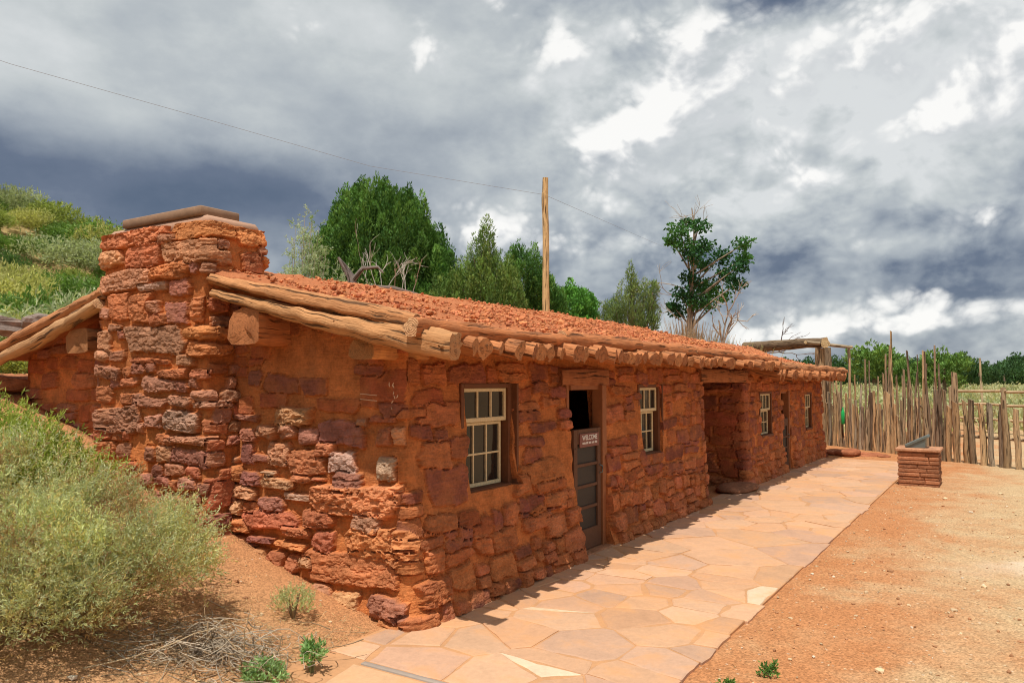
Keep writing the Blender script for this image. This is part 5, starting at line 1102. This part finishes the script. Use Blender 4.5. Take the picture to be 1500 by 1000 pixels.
for d, l in spots:
    kind = rh.choices([0, 1, 2, 3, 4], [4, 2.8 if d > 26 else 4, 3, 2.5, 1.1])[0]; place(kind, d, l, (.7 if kind == 4 else 1)*rh.choice((rh.uniform(.6, .95), rh.uniform(1.0, 1.7)))*(1+.012*d), HL[kind])
place(4, 56, (48-750)/1130*56, 1.1, 'low dark round bush on the hill skyline, the more leftward of two', 'skyline_bush', 'dark bushes on the hill skyline'); place(4, 50, (116-750)/1130*50, 1.25, 'dark round bush on the hill skyline nearer the chimney', 'skyline_bush', 'dark bushes on the hill skyline')
# grey ledge stones and a plank above the far gable log
for (d, l, s_, lb) in [(10.6, -6.95, .42, 'grey weathered slab behind the gable logs at the frame edge'), (10.9, -6.3, .40, 'long grey slab behind the gable logs nearer the chimney')]:
    p = L(d, l); V0, F0 = ico(3); V = np.sign(V0)*np.abs(V0)**.6*np.array([s_*1.4, s_*.6, .16]); V *= np.array([1, 1, .75]); V += .14*fbm(V[:, 0]*5+l, V[:, 1]*5+V[:, 2]*5, 47, 4)[:, None]*V0; g_ = G(); g_.add(V, F0, (.26, .20, .17))
    o = tag(g_.build('grey_slab', M_STONE, None, False), lb, 'stone', 'grey slabs behind the gable'); o.location = (p[0], p[1], 1.75+(558-466)/1130*d-.12); o.rotation_euler = (0, .06, -YAW+.3)

for (d, l, zz, s_, lb) in [(8.6, -5.55, 1.83, .34, 'red slab with a sunlit top low on the far side of the cabin end'), (8.9, -5.95, 1.74, .30, 'red slab at the frame edge on the far side of the cabin end')]:
    p = L(d, l); V0, F0 = ico(3); V = np.sign(V0)*np.abs(V0)**.65*np.array([s_*1.2, s_*.7, .09]); V += .08*fbm(V[:, 0]*6+l, V[:, 1]*6+V[:, 2]*5, 49, 4)[:, None]*V0; g_ = G(); g_.add(V, F0, (.42, .17, .08))
    o = tag(g_.build('sandstone_slab', M_STONE, None, False), lb, 'stone', 'red slabs behind the gable'); o.location = (p[0], p[1], max(zz-.12, tz(p[0], p[1])+.05)); o.rotation_euler = (0, 0, -YAW+.2)
# --- the valley beyond the fence: sagebrush, trees, far mesas
n = 5200; dd_ = 24+RNG.random(n)**1.4*75; ll_ = dd_*((RNG.uniform(1120, 1640, n)-750)/1130); P = np.array([L(a, b) for a, b in zip(dd_, ll_)]); ok = (dd_ > 36)|(RNG.random(n) < .06); P, dd_ = P[ok], dd_[ok]; P[:, 2] = terrain(P[:, 0], P[:, 1])
g_ = G(); per = 20; m_ = len(P); s_ = RNG.uniform(.45, 1.0, m_)*np.interp(dd_, [24, 60], [.8, 1.15]); o_ = RNG.normal(size=(m_, per, 3))*np.array([.42, .42, .22])*s_[:, None, None]; o_[..., 2] = np.abs(o_[..., 2])+.10
Q = (P[:, None]+o_).reshape(-1, 3); cc = np.repeat(np.array([(.48, .50, .28), (.52, .51, .30), (.42, .46, .24), (.55, .50, .27)])[RNG.integers(0, 4, m_)]*RNG.uniform(.8, 1.2, (m_, 1)), per, 0)
D = rdir(len(Q))*.6+np.array([0, 0, .7]); blades(g_, Q, D, RNG.uniform(.16, .36, len(Q)), .12, cc); tag(g_.build('sagebrush', M_LEAF, None, False), 'pale green sagebrush field beyond the stockade fence', None, None, 'stuff')
tp = []
for k, (cols, per, leaf, wd) in enumerate([([(.04, .095, .03), (.055, .12, .035)], 46, .30, .12), ([(.11, .21, .045), (.15, .25, .055)], 46, .30, .14), ([(.045, .10, .025), (.06, .12, .03)], 46, .28, .12)]):
    rng = np.random.default_rng(60+k); fg = G()
    for q in range(62):
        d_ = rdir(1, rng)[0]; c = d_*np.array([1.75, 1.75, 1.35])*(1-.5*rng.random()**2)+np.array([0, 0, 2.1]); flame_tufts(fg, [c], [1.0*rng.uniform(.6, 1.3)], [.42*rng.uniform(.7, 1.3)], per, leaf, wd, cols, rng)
    tg = G(); tube(tg, wobble(line((0, 0, -.3), (0, 0, 2.4), 6), .06, k), np.linspace(.2, .08, 6), 7, (.22, .16, .11)); tp.append((fg, tg))
tmade = {}
def far_tree(kind, d, l, s_, label, group='trees across the valley', sq=1.0):
    p = L(d, l); z = tz(p[0], p[1]); o = empty('valley_tree', label, 'tree', (p[0], p[1], z), group, rh.uniform(0, 6)); o.scale = (s_*sq, s_*sq, s_)
    if kind not in tmade: tmade[kind] = (tp[kind][0].build('crown', M_NEEDLE, o, False), tp[kind][1].build('trunk', M_BARK, o))
    else:
        for q in tmade[kind]: c = q.copy(); COL.objects.link(c); c.parent = o
far_tree(1, 70, (1280-750)/1130*70, 1.12, 'broad yellow-green tree above the stockade left of its tallest pole', None, 1.15); far_tree(1, 56, (1383-750)/1130*56, .90, 'bright green leafy tree above the stockade right of its tallest pole', None, 1.05); far_tree(1, 60, (1330-750)/1130*60, .72, 'small pale green tree behind the tallest poles of the stockade', None)
for i in range(44):
    px_ = 1105+i*9.6+rh.uniform(-5, 5); d = rh.uniform(78, 118); far_tree(rh.choice([0, 0, 2]), d, (px_-750)/1130*d, rh.uniform(.8, 1.2)*d/104, 'dark green juniper in the tree line across the valley', sq=rh.uniform(.95, 1.3))
hg = G(); az = np.linspace(-70, 75, 291)*math.pi/180; prof = 8+12*np.clip(fbm(az*7+3, az*0, 52, 4), 0, 1)
def bumpf(c, w_, h): return h*np.exp(-((np.degrees(az)-c)/w_)**2)
prof = prof+bumpf(30.4, 1.5, 52)*1+bumpf(35.2, 2.4, 50)+bumpf(26.8, 1.3, 30)+bumpf(22, 2.0, 8); Dm = 1300
rows = []
for (k, rr_) in ((0, -60), (.55, -20), (.80, 0), (1.0, 30), (1.0, 160), (0, 500)):
    r = Dm+rr_+25*fbm(az*40, az*0+k, 55, 3); h = prof*k+ (1.2*fbm(az*60, az*0+3, 56, 3) if k > .5 else -3); rows.append(np.stack([CAM[0]+FH[0]*np.cos(az)*r+RT[0]*np.sin(az)*r, CAM[1]+FH[1]*np.cos(az)*r+RT[1]*np.sin(az)*r, h+2], -1))
V = np.stack(rows, 1); nU, nZ = V.shape[:2]; idx = np.arange(nU*nZ).reshape(nU, nZ); hg.add(V.reshape(-1, 3), np.stack([idx[:-1, :-1], idx[1:, :-1], idx[1:, 1:], idx[:-1, 1:]], -1)); tag(hg.build('hills', M_HILL), 'low far mesas with pinkish cliffs on the horizon', None, None, 'structure')
